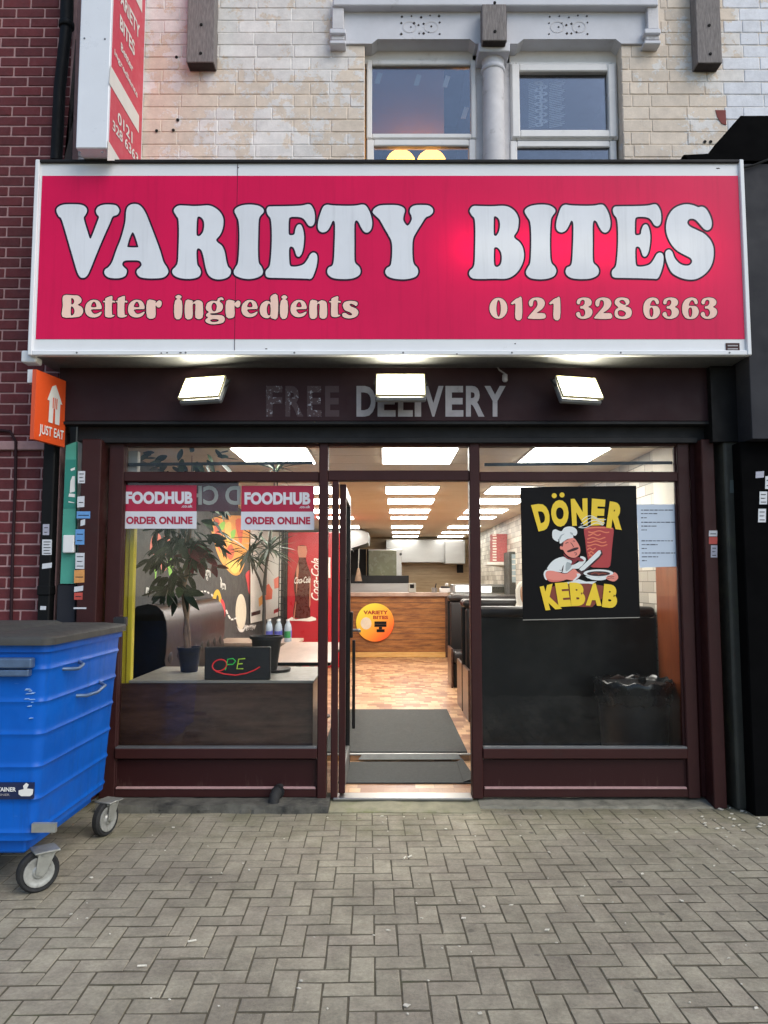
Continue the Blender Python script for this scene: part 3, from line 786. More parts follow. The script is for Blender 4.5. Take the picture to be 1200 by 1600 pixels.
part('panel', MB().box((X0 + .02, YS, Z0 + .02), (X1 - .02, YS + .012, Z1 - .02)), 'sign_white', sg)
for px in (369,):
    part('panel_joint', MB().box((xat(px, YS, 400) - .0015, YS - .0034, Z0 + .034), (xat(px, YS, 400) + .0015, YS - .0002, Z1 - .022)), 'sign_outline', sg)
part('red_field', MB().box((xat(64, YS, 400) - .012, YS - .003, zat(530, YS)), (xat(1155, YS, 400) + .014, YS + .001, zat(275, YS))), 'sign_red', sg)
for (px, py, w) in ((252, 551.5, 3), (261, 551, 3), (282, 551, 5), (416, 545, 4), (714, 553, 3), (1122, 263, 7), (805, 537, 3), (372, 262, 3)):
    part('scuff', MB().prism([at(px + dx * w, py + dy * 1.5, YS - .021 if py > 546 else YS - .001) for dx, dy in ((-.5, -.3), (.2, -.6), (.5, .2), (-.2, .7))], (0, .002, 0)), 'end_grain', sg)
for px in range(120, 1150, 170):
    part('screw', MB().lathe([(.007, 0), (.006, -.003), (.001, -.004)], at(px, 551, YS - .018), 8, 'Y'), 'grey_metal', sg)
G = {
 'V': ('50,120 60,85 110,60 190,55 280,60 325,85 335,120 320,155 305,180 315,230 340,310 358,368 366,376 376,368 400,310 430,230 448,175 430,150 420,115 440,80 490,60 560,58 610,68 635,100 635,130 615,155 575,172 545,240 500,340 440,480 380,630 345,710 320,738 295,745 270,735 245,690 215,590 180,470 140,330 110,230 92,185 70,165',),
 'A': ('780,52 820,60 855,90 890,150 930,250 980,380 1020,490 1050,590 1080,640 1097,680 1085,715 1045,742 970,750 890,748 830,735 803,700 806,672 832,648 848,622 838,595 812,582 760,580 700,582 672,597 667,625 685,648 706,670 706,700 690,728 645,746 580,748 530,737 500,705 505,668 540,642 575,590 610,490 650,390 680,290 697,210 702,130 715,85 742,60', '762,318 785,350 815,445 810,458 765,460 718,456 715,440 735,370'),
 'R': ('70,120 80,90 115,68 180,68 250,72 320,70 390,66 440,80 490,115 525,165 535,220 525,290 500,345 468,385 480,412 520,445 545,500 560,580 575,635 600,665 603,700 580,735 530,755 470,758 420,740 385,700 365,630 350,555 330,490 300,468 283,490 283,560 290,620 315,660 322,700 300,735 240,752 160,752 95,735 60,705 58,670 90,635 108,590 115,450 118,300 113,200 95,165', '290,180 315,172 345,200 355,250 345,310 315,350 290,350 282,330 283,250'),
 'I': ('640,125 650,95 700,68 780,58 860,68 905,95 910,130 880,165 865,210 860,350 858,500 865,600 890,640 905,685 890,720 840,745 770,755 700,745 645,720 632,685 650,645 672,600 682,480 685,330 678,220 660,170',),
 'E': ('100,110 115,80 160,75 300,73 420,68 490,55 520,70 545,120 552,180 545,235 520,260 490,250 455,200 420,178 360,172 320,178 308,200 305,270 308,335 330,345 360,335 370,290 390,250 420,248 440,290 450,360 445,440 430,510 405,545 380,535 365,490 350,460 325,452 310,475 310,560 318,625 345,640 400,635 450,615 485,570 510,525 540,508 568,525 575,570 565,640 540,715 515,752 470,752 350,748 200,745 110,740 90,710 95,675 125,640 138,580 148,430 148,290 138,195 110,150',),
 'T': ('580,270 585,210 605,140 630,80 665,60 720,66 830,70 930,68 1000,58 1035,75 1070,140 1088,220 1080,285 1050,318 1015,312 985,270 960,220 935,208 922,250 922,400 922,550 930,605 965,640 980,680 965,720 910,748 830,756 740,750 690,728 668,690 680,650 715,630 730,580 738,430 742,290 738,225 720,210 700,250 670,300 630,318 595,305',),
 'Y': ('135,130 150,95 200,68 290,62 370,66 420,85 435,115 425,155 420,200 440,240 460,255 480,240 500,200 498,165 483,130 490,90 530,66 600,62 660,68 695,95 698,130 670,160 630,180 590,240 540,320 512,380 505,460 508,560 520,615 550,650 560,690 540,730 480,752 400,758 320,748 270,725 252,690 265,655 300,630 312,580 318,480 310,400 280,340 240,270 200,200 165,165',),
 'B': ('55,125 62,95 90,72 150,72 260,74 370,70 430,85 480,125 508,180 512,230 500,300 470,350 480,378 520,410 550,460 562,530 550,600 515,670 460,725 390,752 280,752 160,755 80,748 50,715 55,680 85,650 100,600 105,450 107,300 100,195 75,160', '282,172 305,172 330,200 338,250 328,310 305,348 285,348 278,320 278,220', '285,462 315,462 345,500 355,560 345,615 315,642 290,635 280,600 280,500'),
 'J': ('570,130 580,98 630,70 720,58 800,66 850,98 853,130 825,170 812,220 805,380 808,540 820,605 850,640 865,680 845,725 790,750 710,758 630,748 590,720 582,685 600,645 622,600 630,460 630,320 620,220 595,175',),
 'S': ('665,290 670,220 695,150 740,95 800,65 860,55 920,65 965,82 1000,78 1035,95 1070,150 1092,220 1085,275 1055,298 1020,285 980,240 940,200 900,190 870,205 865,235 890,265 950,295 1020,330 1075,385 1105,450 1110,530 1095,610 1055,680 990,735 920,760 840,755 770,730 715,690 680,620 660,550 662,500 690,480 720,500 745,560 790,610 840,630 885,625 908,595 895,560 840,530 770,490 715,430 680,360',),
 # small lettering
 'b': ('38,225 41,140 45,60 120,57 165,62 187,90 180,115 158,132 190,150 200,185 180,218 140,228', '108,80 122,84 131,105 122,124 108,126 106,100', '105,147 120,150 131,170 131,195 118,210 104,210'),
 'e': ('215,165 225,125 255,98 290,92 325,105 343,140 343,160 335,165 265,168 270,190 290,203 320,195 340,185 343,195 325,218 290,230 250,225 222,200', '263,148 267,125 281,108 296,115 303,148'),
 't': ('372,98 375,80 425,62 428,98 445,100 445,115 425,117 425,200 433,212 443,210 440,220 415,230 385,228 370,210 370,117 357,112 357,102',),
 'r': ('700,100 763,100 765,118 790,97 810,105 812,130 800,150 780,150 765,140 762,228 700,228',),
 'i': ('917,100 970,100 967,230 915,230',), 'dot': ('920,70 945,53 970,70 945,87',),
 'n': ('1000,100 1055,100 1055,115 1090,95 1125,105 1135,135 1132,232 1078,232 1078,135 1068,122 1055,135 1052,232 998,232',),
 'g': ('8,145 20,112 55,96 90,98 100,78 125,70 140,80 138,92 120,88 112,102 132,120 135,150 120,175 80,188 45,190 42,198 60,203 110,203 140,212 150,235 135,260 90,270 45,270 12,258 5,238 25,220 10,210 12,195 30,180 12,165', '70,110 85,120 90,142 82,170 68,176 55,165 50,140 57,118', '40,242 60,233 95,235 105,243 90,253 55,255'),
 'd': ('412,160 425,120 455,98 480,98 495,108 495,62 545,55 545,222 497,224 495,212 475,226 445,222 420,200', '478,118 492,130 493,195 480,205 468,190 465,150'),
 's': ('1035,130 1050,105 1090,96 1135,102 1147,118 1135,135 1118,125 1098,118 1085,125 1100,140 1135,155 1152,180 1140,210 1100,227 1055,225 1032,210 1035,190 1055,188 1075,200 1095,205 1105,195 1085,180 1050,165',),
 '0': ('', ''), 
 '1': ('275,118 320,78 345,68 380,68 380,268 318,268 318,130 290,130',),
 '2': ('452,130 455,95 490,68 540,62 585,75 608,110 600,150 570,185 530,215 605,220 603,270 450,270 452,245 490,200 530,150 535,110 520,88 500,92 492,115 485,145 465,150',),
 '3': ('925,110 940,78 990,62 1045,70 1072,100 1065,135 1040,155 1070,175 1080,210 1060,250 1010,272 955,268 922,240 922,215 945,205 958,220 965,245 990,250 1008,225 1005,190 985,172 962,170 962,150 985,145 1003,120 1000,92 980,85 962,100 955,125 935,128',),
 '8': ('128,215 140,180 165,160 135,130 130,100 155,70 205,62 255,72 275,100 265,130 235,148 280,165 298,205 285,250 240,272 185,272 140,255', '175,100 200,85 225,95 240,125 225,135 190,120', '160,205 175,188 210,190 240,215 225,245 190,250 165,235'),
 '6': ('412,170 420,120 450,80 500,62 545,72 565,100 560,125 540,125 528,100 510,88 490,105 478,140 500,145 550,150 575,190 570,230 540,265 490,275 445,262 418,220', '475,175 490,160 505,168 512,205 505,245 490,255 478,240 472,205'),
}
def sign_letter(key, ox, oy, sc, dx=0, smooth=True, ow=17, face='sign_letter', Y=YS, parent=None, sx=1):
    if key == '0': cs = [ell(150, 168, 88, 103, 40), ell(152, 170, 22, 82, 30)]
    else: cs = [(crom(P(q), 5) if smooth else crom(P(q), 3)) for q in G[key]]
    cs = [[(x * sx + dx, y) for x, y in c] for c in cs]
    to = lambda c, YY: [at(ox + x / sc, oy + y / sc, YY) for x, y in c]
    o_ = [grow(cs[0], ow)]
    for h in cs[1:]:
        g_ = grow(h, -ow)
        if g_ and abs(area(g_)) > 60 and area(g_) * area(h) > 0: o_.append(g_)
    ol = part('letter', MB().sheet([to(c, Y - .0045) for c in o_]), 'sign_outline', parent or sg)
    part('letter_face', MB().sheet([to(c, Y - .007) for c in cs]), face, ol)
for k, ox, dx in (('V', 80, 0), ('A', 80, 0), ('R', 260, 0), ('I', 260, 0), ('E', 400, 0), ('T', 400, 0), ('Y', 560, 0), ('B', 725, 0), ('J', 725, 0), ('T', 772.4, 0), ('E', 941, 0), ('S', 930, 0)):
    sign_letter(k, ox, 310, 6.0, dx)
for k, dx in (('b', 0), ('e', 0), ('t', 0), ('t', 98), ('e', 335), ('r', 0), ('i', 0), ('dot', 0), ('n', 0)):
    sign_letter(k, 90, 450, 5.0, dx, False, 7.5, 'sign_pink')
for k, g in (('g', 0), ('d', 0), ('s', 0)): sign_letter(k, 320, 450, 4.8, 0, False, 7.5, 'sign_pink')
for k, x0, t0 in (('r', 700, 162), ('e', 215, 275), ('i', 917, 570), ('dot', 917, 570), ('e', 215, 643), ('n', 1000, 790), ('t', 357, 935)):
    # glyph drawn in the 5x crop, placed by its left edge in the 4.8x crop
    px = 320 + t0 / 4.8; sign_letter(k, px - x0 / 5.15, 450.8, 5.15, 0, False, 7.5, 'sign_pink')
DS = 1200 / 190
for k, g0, x0 in (('0', 62, 62), ('1', 275, 275), ('2', 452, 452), ('1', 275, 652), ('3', 922, 920), ('2', 452, 1108),
                  ('8', 128, 1168.4 + 128), ('6', 412, 1168.4 + 412), ('3', 922, 1168.4 + 605), ('6', 412, 1168.4 + 795), ('3', 922, 1168.4 + 982)):
    sign_letter(k, 755 + (x0 - g0) / DS, 455, DS, 0, False, 7.5, 'sign_pink')
part('maker_label', pb(1134, 536, 1156, 549, YS - .004, .003), 'maroon', sg)
for k in (540, 545): part('label_line', pb(1137, k - 1, 1153, k + 1, YS - .006, .001), 'letter_grey', sg)
solo('junction_box', MB().box(at(32, 566, 5.08), at(57, 547, 5.08) + Vector((0, .1, 0)), .012, 2), 'sign_white', 'small white junction box at the lower left corner of the big sign', 'box')
solo('alarm_box', MB().box(at(42, 598, 5.1), at(56, 577, 5.1) + Vector((0, .06, 0)), .004, 2), 'sign_white', 'small white square box behind the orange sign', 'box')

# ------------------------------------------------------------------ projecting blade sign above
Yb0 = 4.90; pA = at(121, 150, Yb0); pB = at(170, 150, Yb0)
bs = thing('blade_sign', 'tall projecting blade sign with pale front edge and red side panel', 'sign', (pB.x, Yb0, Z1 + .002))
M('blade_white', (222, 226, 232), .35, var=.03, vs=4)
M('blade_red', (206, 62, 84), .4, var=.06, vs=4)
part('box', MB().box((pA.x, Yb0, Z1 + .002), (pB.x, YW - .01, 6.6), .006), 'blade_white', bs)
XB = pB.x
def face(pts, off, m, name): return part(name, MB().prism([atX(x, y, XB + off) for x, y in pts], (-.0015, 0, 0)), m, bs)
xr0 = lambda y: 176.5 - (y) * .028
M('blade_cream', (226, 222, 214), .45, var=.05)
part('side_panel', MB().box((XB, Yb0 + .03, Z1 + .02), (XB + .003, YW - .04, 6.58)), 'blade_red', bs)
for poly in ('172.8,101.6 217.3,181 217,208 171,130', '169,219 188,251 168,251', '209,-8 222,20 222.6,-20 210,-20'):
    face(P(poly), .0055, 'blade_cream', 'stripe')
def diag(body, a, b, h, bold=.02):
    def fn(u, v): return atX(a[0] + (b[0] - a[0]) * u, a[1] + (b[1] - a[1]) * u - h * v, XB + .006)
    part('lettering', lettering(body, fn, bold), 'blade_cream', bs)
diag('VARIETY', (183, -6), (218.5, 64), 23, .03); diag('BITES', (187.5, 44), (210.5, 89.5), 23, .03)
diag('Better', (189, 78), (208, 115), 13); diag('ingredients', (179, 88), (215, 157), 13)
diag('0121', (184, 191), (207, 225), 18); diag('328 6363', (176, 202), (216, 258), 16)
for (px, py) in ((132, 60), (164, 61), (125, 238), (160, 238)):
    part('screw', MB().lathe([(.007, 0), (.006, -.003), (.001, -.004)], at(px, py, Yb0), 8, 'Y'), 'grey_metal', bs)
part('flashing', MB().prism([at(x, y, Yb0 + .25) for x, y in P('118,60 112,250 100,250 114,190')], (0, .01, 0)), 'end_grain', bs)

# ------------------------------------------------------------------ orange flag sign, teal banner, pilaster bits
M('orange', (226, 84, 36), .42, var=.05, vs=4)
M('print_white', (232, 230, 224), .5, var=.03)
fl = thing('flag_sign', 'orange projecting sign with white house emblem reading JUST EAT', 'sign', at(55, 685, 5.05))
q0, q1 = Vector((at(54.5, 640, 5.05).x, 5.05, 0)), Vector((at(103, 640, 5.37).x, 5.37, 0))
zt, zb = zat(577, 5.05), zat(686, 5.05)
nv = (q1 - q0).normalized(); nn = Vector((nv.y, -nv.x, 0))
def fp(u, z, off=0): p = q0.lerp(q1, u) + nn * off; return Vector((p.x, p.y, z))
part('panel', MB().prism([fp(0, zb), fp(1, zb), fp(1, zt), fp(0, zt)], tuple(nn * -.03)), 'orange', fl)
def fxy(x, y): u = (x - 0) ; return fp(x, zb + (zt - zb) * y, .004)
hs = P('.42,.30 .56,.30 .57,.52 .62,.52 .63,.30 .78,.30 .79,.62 .86,.62 .62,.88 .50,.84 .36,.62 .43,.62')
part('emblem', MB().sheet([[fxy(*q) for q in hs]]), 'print_white', fl, label='white house shape with a fork cut into it')
for k in range(3): part('emblem', MB().sheet([[fp(x, zb + (zt - zb) * y, .006) for x, y in ((.53 + k * .06, .52), (.56 + k * .06, .52), (.56 + k * .06, .68), (.53 + k * .06, .68))]]), 'orange', fl)
v_ = lambda u, w: fp(.14 + .80 * u, zb + (zt - zb) * (.06 + .18 * w - .0 * u), .004)
part('lettering', lettering('JUST EAT', v_, .02), 'print_white', fl)
M('teal', (74, 158, 138), .5, var=.12, vs=6); M('teal_dark', (38, 128, 112), .5, var=.08)
tb = thing('teal_banner', 'narrow teal vertical banner beside the left pilaster', 'banner', at(106, 912, 5.40))
part('board', MB().prism([at(x, y, 5.40) for x, y in P('103,696 119,690 117,912 94,912')], (0, .03, 0)), 'teal', tb)
part('band', MB().prism([at(x, y, 5.397) for x, y in P('103,718 119,718 117.5,794 99,794')], (0, .002, 0)), 'teal_dark', tb)
for poly in ('113,744 117,744 117,768 109,770 110,752', '108,771 117,772 117,777 107,776', '110,733 117,730 117,734 111,736', '107,783 116,785 116,786 107,785'):
    part('print', MB().prism([at(x, y, 5.395) for x, y in P(poly)], (0, .001, 0)), 'print_white', tb)
solo('grey_panel', MB().box(at(84, 1060, 5.41), at(119, 913, 5.41) + Vector((0, .12, 0)), .006), 'slate_blue', 'dark slate panel below the teal banner', 'panel')
solo('entry_buzzer', MB().box(at(97, 864, 5.36), at(116, 836, 5.36) + Vector((0, .04, 0)), .008, 2), 'white_plastic', 'small pale grey box fixed across the teal banner', 'box')
lp_ = thing('downpipe', 'black square downpipe beside the red brick wall below the orange sign', 'pipe', at(75, 1000, 5.40))
part('pipe', MB().box((xat(66, 5.42, 850), 5.38, .1), (xat(84, 5.42, 850), 5.47, zat(665, 5.42)), .008), 'black_paint', lp_)
part('shoe', MB().box((xat(65, 5.42, 850), 5.37, zat(930, 5.42)), (xat(85, 5.42, 850), 5.472, zat(915, 5.42)), .006), 'black_paint', lp_)
# stickers
M('st_white', (206, 208, 212), .5, var=.08, vs=40); M('st_blue', (98, 150, 206), .45, var=.1, vs=30); M('st_orange', (214, 150, 84), .5, var=.15, vs=30)
M('st_red', (192, 76, 66), .5, var=.12, vs=30); M('st_lilac', (168, 168, 182), .5, var=.15, vs=40)
def sticker(x0, y0, x1, y1, Y, m, label, skew=0, lines=0):
    pts = [(x0, y0), (x1, y0 - skew), (x1 - .4, y1 - skew), (x0 - .4, y1)]
    o = solo('sticker', MB().prism([at(x, y, Y) for x, y in pts], (0, .0015, 0)), m, label, 'sticker')
    for k in range(lines):
        yy = y0 + (y1 - y0) * (k + .7) / (lines + .4)
        part('print', MB().prism([at(x, y, Y - .0012) for x, y in ((x0 + 2, yy), (x1 - 2, yy), (x1 - 2 - (k % 2) * 3, yy + 1.2), (x0 + 2, yy + 1.2))], (0, .0006, 0)), 'slate_blue', o)
YJ = YF - .1015
sticker(122, 736, 133, 755, YJ, 'st_white', 'small white sticker, highest on the left maroon pilaster', 0, 3)
sticker(121, 776, 132, 793, YJ, 'st_white', 'torn pale sticker below the highest one on the left pilaster', 1, 1)
sticker(120, 799, 141, 810, YJ, 'st_blue', 'wide blue sticker on the left maroon pilaster', 0, 1)
sticker(126, 813, 133, 822, YJ, 'st_white', 'tiny torn white paper scrap under the wide blue sticker', 2)
sticker(118, 827, 132, 851, YJ, 'st_blue', 'upright blue sticker on the left maroon pilaster', 0, 2)
sticker(118, 864, 132, 889, YJ, 'st_white', 'upright white sticker on the left maroon pilaster', 0, 3)
sticker(116, 891, 132, 911, YJ, 'st_orange', 'orange sticker on the left maroon pilaster', 1, 1)
sticker(116, 917, 130, 925, YJ, 'st_white', 'torn white strip just above the red sticker', 2)
sticker(116, 926, 129, 937, YJ, 'st_red', 'red sticker low on the left maroon pilaster', 0, 1)
sticker(115, 949, 135, 951.5, YJ, 'st_white', 'white line of print at the bottom of the left pilaster')
sticker(67, 819, 77, 836, 5.378, 'st_lilac', 'lilac sticker on the black downpipe', 0, 2)
sticker(66, 843, 81, 867, 5.378, 'st_white', 'grey printed sticker on the black downpipe', 0, 5)
sticker(66, 881, 81, 889, 5.378, 'st_white', 'slanted white sticker on the black downpipe', 2)
sticker(63, 947, 72, 953, 5.376, 'st_white', 'small white label just above the bin lid', 0)
YQ = YF - .1015
sticker(1108, 829, 1121, 838, YQ, 'st_white', 'white top sticker on the right maroon pilaster', 0, 1)
sticker(1108, 839, 1121, 850, YQ, 'st_red', 'red sticker on the right maroon pilaster', 0)
sticker(1111, 852, 1121, 871, YQ, 'st_lilac', 'torn lilac sticker under the red one', 0, 3)

# conduit on the right
cd = MB().tube([at(1099, 690, YF - .02), at(1101, 850, YF - .03), at(1106, 1030, YF - .03), at(1111, 1150, YF - .03), at(1113, 1240, YF - .03)], .018, 12)
solo('conduit', cd, 'conduit', 'grey green conduit pipe running down beside the right pilaster', 'pipe', smooth=60)
# overflow pipe stub at the left plinth
ov = thing('waste_pipe', 'short black waste pipe elbow poking out at the plinth', 'pipe', (xat(428, 5.3, 1250), 5.33, 0))
cx_ = xat(428, 5.35, 1250)
part('elbow', MB().tube([(cx_ + .02, 5.50, .10), (cx_ + .012, 5.40, .10), (cx_ + .004, 5.36, .085), (cx_, 5.345, .05), (cx_ - .003, 5.335, .012)], .036, 14), 'rubber', ov, 60)
part('collar', MB().tube([(cx_ + .018, 5.42, .10), (cx_ + .018, 5.395, .10)], .045, 14), 'charcoal', ov, 60)

# ------------------------------------------------------------------ black neighbouring frontage on the right
nb = thing('neighbour_frontage', 'black painted neighbouring shopfront with sloping canopy at the right edge', 'shopfront', (2.7, 5.3, 0))
xq = [xat(p, 5.40, 950) for p in (1125, 1133)]
part('recess', MB().box((xat(1125.3, 5.5, 950), 5.50, 0), (2.9, 5.62, 4.2)), 'black_paint', nb)
part('pier', MB().box((xat(1140, 5.32, 950), 5.32, 0), (xat(1166, 5.32, 950), 5.5, zat(688, 5.32)), .02, 3), 'mossy_black', nb)
part('door_post', MB().box((xat(1166, 5.2, 950) + .002, 5.2, 0), (3.0, 5.5, zat(690, 5.2)), .006), 'tar_black', nb)
part('fascia', MB().box((X1 + .012, 5.1, zat(690, 5.2)), (3.2, 5.6, zat(256, 5.1)), .004), 'slate_blue', nb)
part('lower_fascia', MB().box((xat(1112, 5.3, 640), 5.30, zat(690, 5.3)), (X1 + .01, 5.6, Z0 - .002)), 'black_paint', nb)
cn = P('1200,180 1157,181 1128,214 1117,226 1108,240 1068,242 1080,251 1200,251')
part('canopy', MB().prism([at(x if x < 1199 else 1330, y, 5.16) for x, y in cn], (0, .42, 0)), 'tar_black', nb)
part('cable', MB().tube([at(1160, 262, 5.08), at(1178, 258, 5.08), at(1215, 244, 5.08)], .008, 6), 'dark_hole', nb)
YN = 5.196
sticker(1181, 737, 1194, 747, YN, 'st_lilac', 'torn lilac sticker at the top of the black right-hand post', 1)
sticker(1196, 744, 1208, 764, YN, 'st_white', 'white sticker cut by the right edge of the picture', 0, 2)
sticker(1187, 768, 1199, 788, YN, 'st_white', 'upper white printed sticker on the black right-hand post', 0, 3)
sticker(1185, 795, 1197, 816, YN, 'st_white', 'lower white printed sticker on the black right-hand post', 0, 3)
sticker(1141, 750, 1147, 770, 5.318, 'conduit', 'worn grey paper scrap on the mossy dark pier', 0, 0)
sticker(1161, 779, 1164, 782.5, 5.318, 'st_white', 'tiny white stud on the mossy dark pier', 0, 0)
# ------------------------------------------------------------------ inside the shop: floor, ceiling, walls
XLW, XRW, YBK, ZC, ZF1 = -2.15, 2.20, 19.6, 2.60, .10
def floor_mat():
    m, n, l, p = newmat('mosaic_vinyl')
    geo = n.new('ShaderNodeNewGeometry'); pos = geo.outputs['Position']
    b = n.new('ShaderNodeTexBrick'); l.new(pos, b.inputs['Vector'])
    b.inputs['Scale'].default_value = 1.0; b.inputs['Brick Width'].default_value = .14; b.inputs['Row Height'].default_value = .11
    b.inputs['Mortar Size'].default_value = .0016; b.offset = .37; b.squash = .6; b.squash_frequency = 3
    b.inputs['Color1'].default_value = lin((206, 168, 126)); b.inputs['Color2'].default_value = lin((128, 78, 52)); b.inputs['Mortar'].default_value = lin((140, 104, 78))
    g = mrange(n, l, noise(n, l, pos, 30, 5, .7), .3, .7, .85, 1.12)
    cc = n.new('ShaderNodeCombineColor')
    for i in range(3): l.new(g, cc.inputs[i])
    l.new(mixc(n, l, 1., b.outputs['Color'], cc.outputs[0], 'MULTIPLY'), p.inputs['Base Color']); p.inputs['Roughness'].default_value = .35
floor_mat()
M('ceiling_board', (220, 204, 178), .6, var=.06, vs=5, stretch=(1, 10, 1))
M('ceiling_gap', (120, 104, 84), .9, var=.1)
M('mural_grey', (66, 66, 67), .75, var=.05, vs=3)
M('wall_cream', (206, 200, 188), .8, var=.05)
M('white_wall', (214, 212, 206), .8, var=.04)
def wood(name, a, b, scale, stretch, rough=.45):
    m, n, l, p = newmat(name); geo = n.new('ShaderNodeNewGeometry'); mp = n.new('ShaderNodeMapping'); mp.inputs['Scale'].default_value = stretch
    l.new(geo.outputs['Position'], mp.inputs['Vector'])
    f = mrange(n, l, noise(n, l, mp.outputs[0], scale, 8, .68), .32, .68, 0, 1)
    l.new(mixc(n, l, f, lin(a), lin(b)), p.inputs['Base Color']); p.inputs['Roughness'].default_value = rough
    l.new(bumpn(n, l, f, .12, .003), p.inputs['Normal'])
wood('brown_laminate', (54, 36, 31), (98, 72, 60), 3.0, (1, 1, 6), .3)
wood('counter_wood', (104, 62, 30), (172, 116, 62), 3.2, (1.2, 1, 9), .45)
wood('pine', (206, 158, 88), (226, 186, 118), 4, (1, 1, 8))
wood('table_wood', (150, 126, 112), (186, 164, 148), 3, (1, .25, 1), .35)
wood('red_board', (110, 52, 28), (150, 82, 48), 2.2, (1, 3, .6), .3)
wood('tile_wood', (170, 146, 112), (208, 186, 148), 2.5, (.6, 1, 7), .35)
M('mat_grey', (62, 64, 63), .95, var=.18, vs=40, bump=.4, bs=240, dirt=(84, 82, 76), ds=6, dt=.6)
M('leather', (38, 34, 34), .38, var=.06, vs=6, rv=.03, spec=.35)
M('black_board', (27, 28, 28), .45, var=.1, vs=2, rv=.03, spec=.25)
M('yellow_post', (226, 206, 62), .45, var=.08, vs=5)
M('fridge_red', (178, 36, 48), .35, var=.06, vs=3)
M('plastic_black', (30, 30, 32), .45, var=.12, vs=8)
M('bin_bag', (26, 28, 30), .22, var=.2, vs=9, bump=.5, bs=22)
M('glassy_dark', (30, 34, 36), .1, var=.1)
M('oven_glass', (108, 112, 88), .25, var=.15, vs=2)
fl_ = solo('interior_floor', MB().box((XLW, YF + .1, -.1), (XRW, 6.56, .044)), 'mosaic_vinyl', kind='structure')
part('raised_floor', MB().box((XLW, 6.56, -.1), (XRW, YBK, ZF1)), 'mosaic_vinyl', fl_)
part('step_nosing', MB().box((XLW + .02, 6.548, .088), (XRW - .02, 6.585, .1035), .003), 'steel', fl_)
cl_ = solo('interior_ceiling', MB().box((XLW - .2, YF + .14, ZC + .02), (XRW + .2, YBK + .1, ZC + .1)), 'ceiling_gap', kind='structure')
y = YF + .13; cbd = MB().box((XLW, 0, ZC), (XRW, .440, ZC + .018), .003).mesh('ceiling_board'); cbd.materials.append(MATS['ceiling_board'])
while y < YBK - .3:
    o = bpy.data.objects.new('ceiling_board', cbd); COL.objects.link(o); o.parent = cl_; o.location = Vector((0, y, 0)) - ORG[cl_]; y += .452
lw_ = solo('interior_wall_left', MB().box((XLW - .15, YF + .1, -.1), (XLW, YBK + .1, ZC + .1)), 'mural_grey', kind='structure')
def stone_tiles():
    m, n, l, p = newmat('split_stone'); geo = n.new('ShaderNodeNewGeometry'); mp = n.new('ShaderNodeMapping'); mp.inputs['Rotation'].default_value = (PI / 2, 0, PI / 2)
    mp.vector_type = 'TEXTURE'
    sep = n.new('ShaderNodeSeparateXYZ'); l.new(geo.outputs['Position'], sep.inputs[0]); cx = n.new('ShaderNodeCombineXYZ')
    l.new(sep.outputs[1], cx.inputs[0]); l.new(sep.outputs[2], cx.inputs[1])
    b = n.new('ShaderNodeTexBrick'); l.new(cx.outputs[0], b.inputs['Vector']); b.inputs['Scale'].default_value = 1.
    b.inputs['Brick Width'].default_value = .28; b.inputs['Row Height'].default_value = .09; b.inputs['Mortar Size'].default_value = .004
    b.inputs['Color1'].default_value = lin((206, 200, 188)); b.inputs['Color2'].default_value = lin((140, 134, 124)); b.inputs['Mortar'].default_value = lin((96, 90, 84))
    l.new(b.outputs[0], p.inputs['Base Color']); l.new(bumpn(n, l, b.outputs['Fac'], -.6, .01), p.inputs['Normal'])
stone_tiles()
rw_ = solo('interior_wall_right', MB().box((XRW, 6.22, -.1), (XRW + .15, YBK + .1, ZC + .1)), 'split_stone', kind='structure')
part('timber_lining', MB().box((XRW - .01, YF + .1, -.1), (XRW + .14, 6.218, 2.0)), 'red_board', rw_)
part('upper_lining', MB().box((XRW - .008, YF + .1, 2.001), (XRW + .14, 6.217, ZC + .1)), 'wall_cream', rw_)
bk_ = solo('kitchen_wall', MB().box((XLW, YBK, -.1), (XRW, YBK + .1, ZC + .1)), 'tile_wood', kind='structure')
# closing returns between the shopfront and the side walls, and above the fanlights
solo('front_return', MB().box((XLW - .1, YF + .09, -.05), (xat(164, YF + .12) - .0, YF + .14, ZC + .1)).box((xat(1086, YF + .12), YF + .12, -.05), (XRW + .1, YF + .16, ZC + .1)), 'wall_cream', kind='structure')

# ceiling lights
m, n, l, p_ = newmat('light_panel'); p_.inputs['Emission Color'].default_value = (1, .96, .88, 1); p_.inputs['Emission Strength'].default_value = 11
rows = [6.45, 8.95, 10.25, 11.75, 13.0, 15.3, 17.1, 18.7]
ords = ['first', 'second', 'third', 'fourth', 'fifth', 'sixth', 'seventh', 'eighth']
for col, (xa, xb) in (('left', (-.92, -.75)), ('middle', (.29, .52)), ('right', (1.50, 1.62))):
    for k, yy in enumerate(rows):
        if col == 'left' and k in (6, 7): continue
        xc = xa + (xb - xa) * k / 7; d = .40 if k == 0 else .33 if k in (1, 2, 3, 5) else .24
        t = thing('ceiling_light', f'{ords[k]} lit white ceiling panel from the door in the {col} row', 'ceiling light', (xc, yy, ZC - .02), 'lit ceiling panels in the shop')
        part('frame', MB().box((xc - .31, yy - d - .01, ZC - .012), (xc + .31, yy + d + .01, ZC - .001), .002), 'white_wall', t)
        part('diffuser', MB().box((xc - .30, yy - d, ZC - .018), (xc + .30, yy + d, ZC - .0125)), 'light_panel', t)

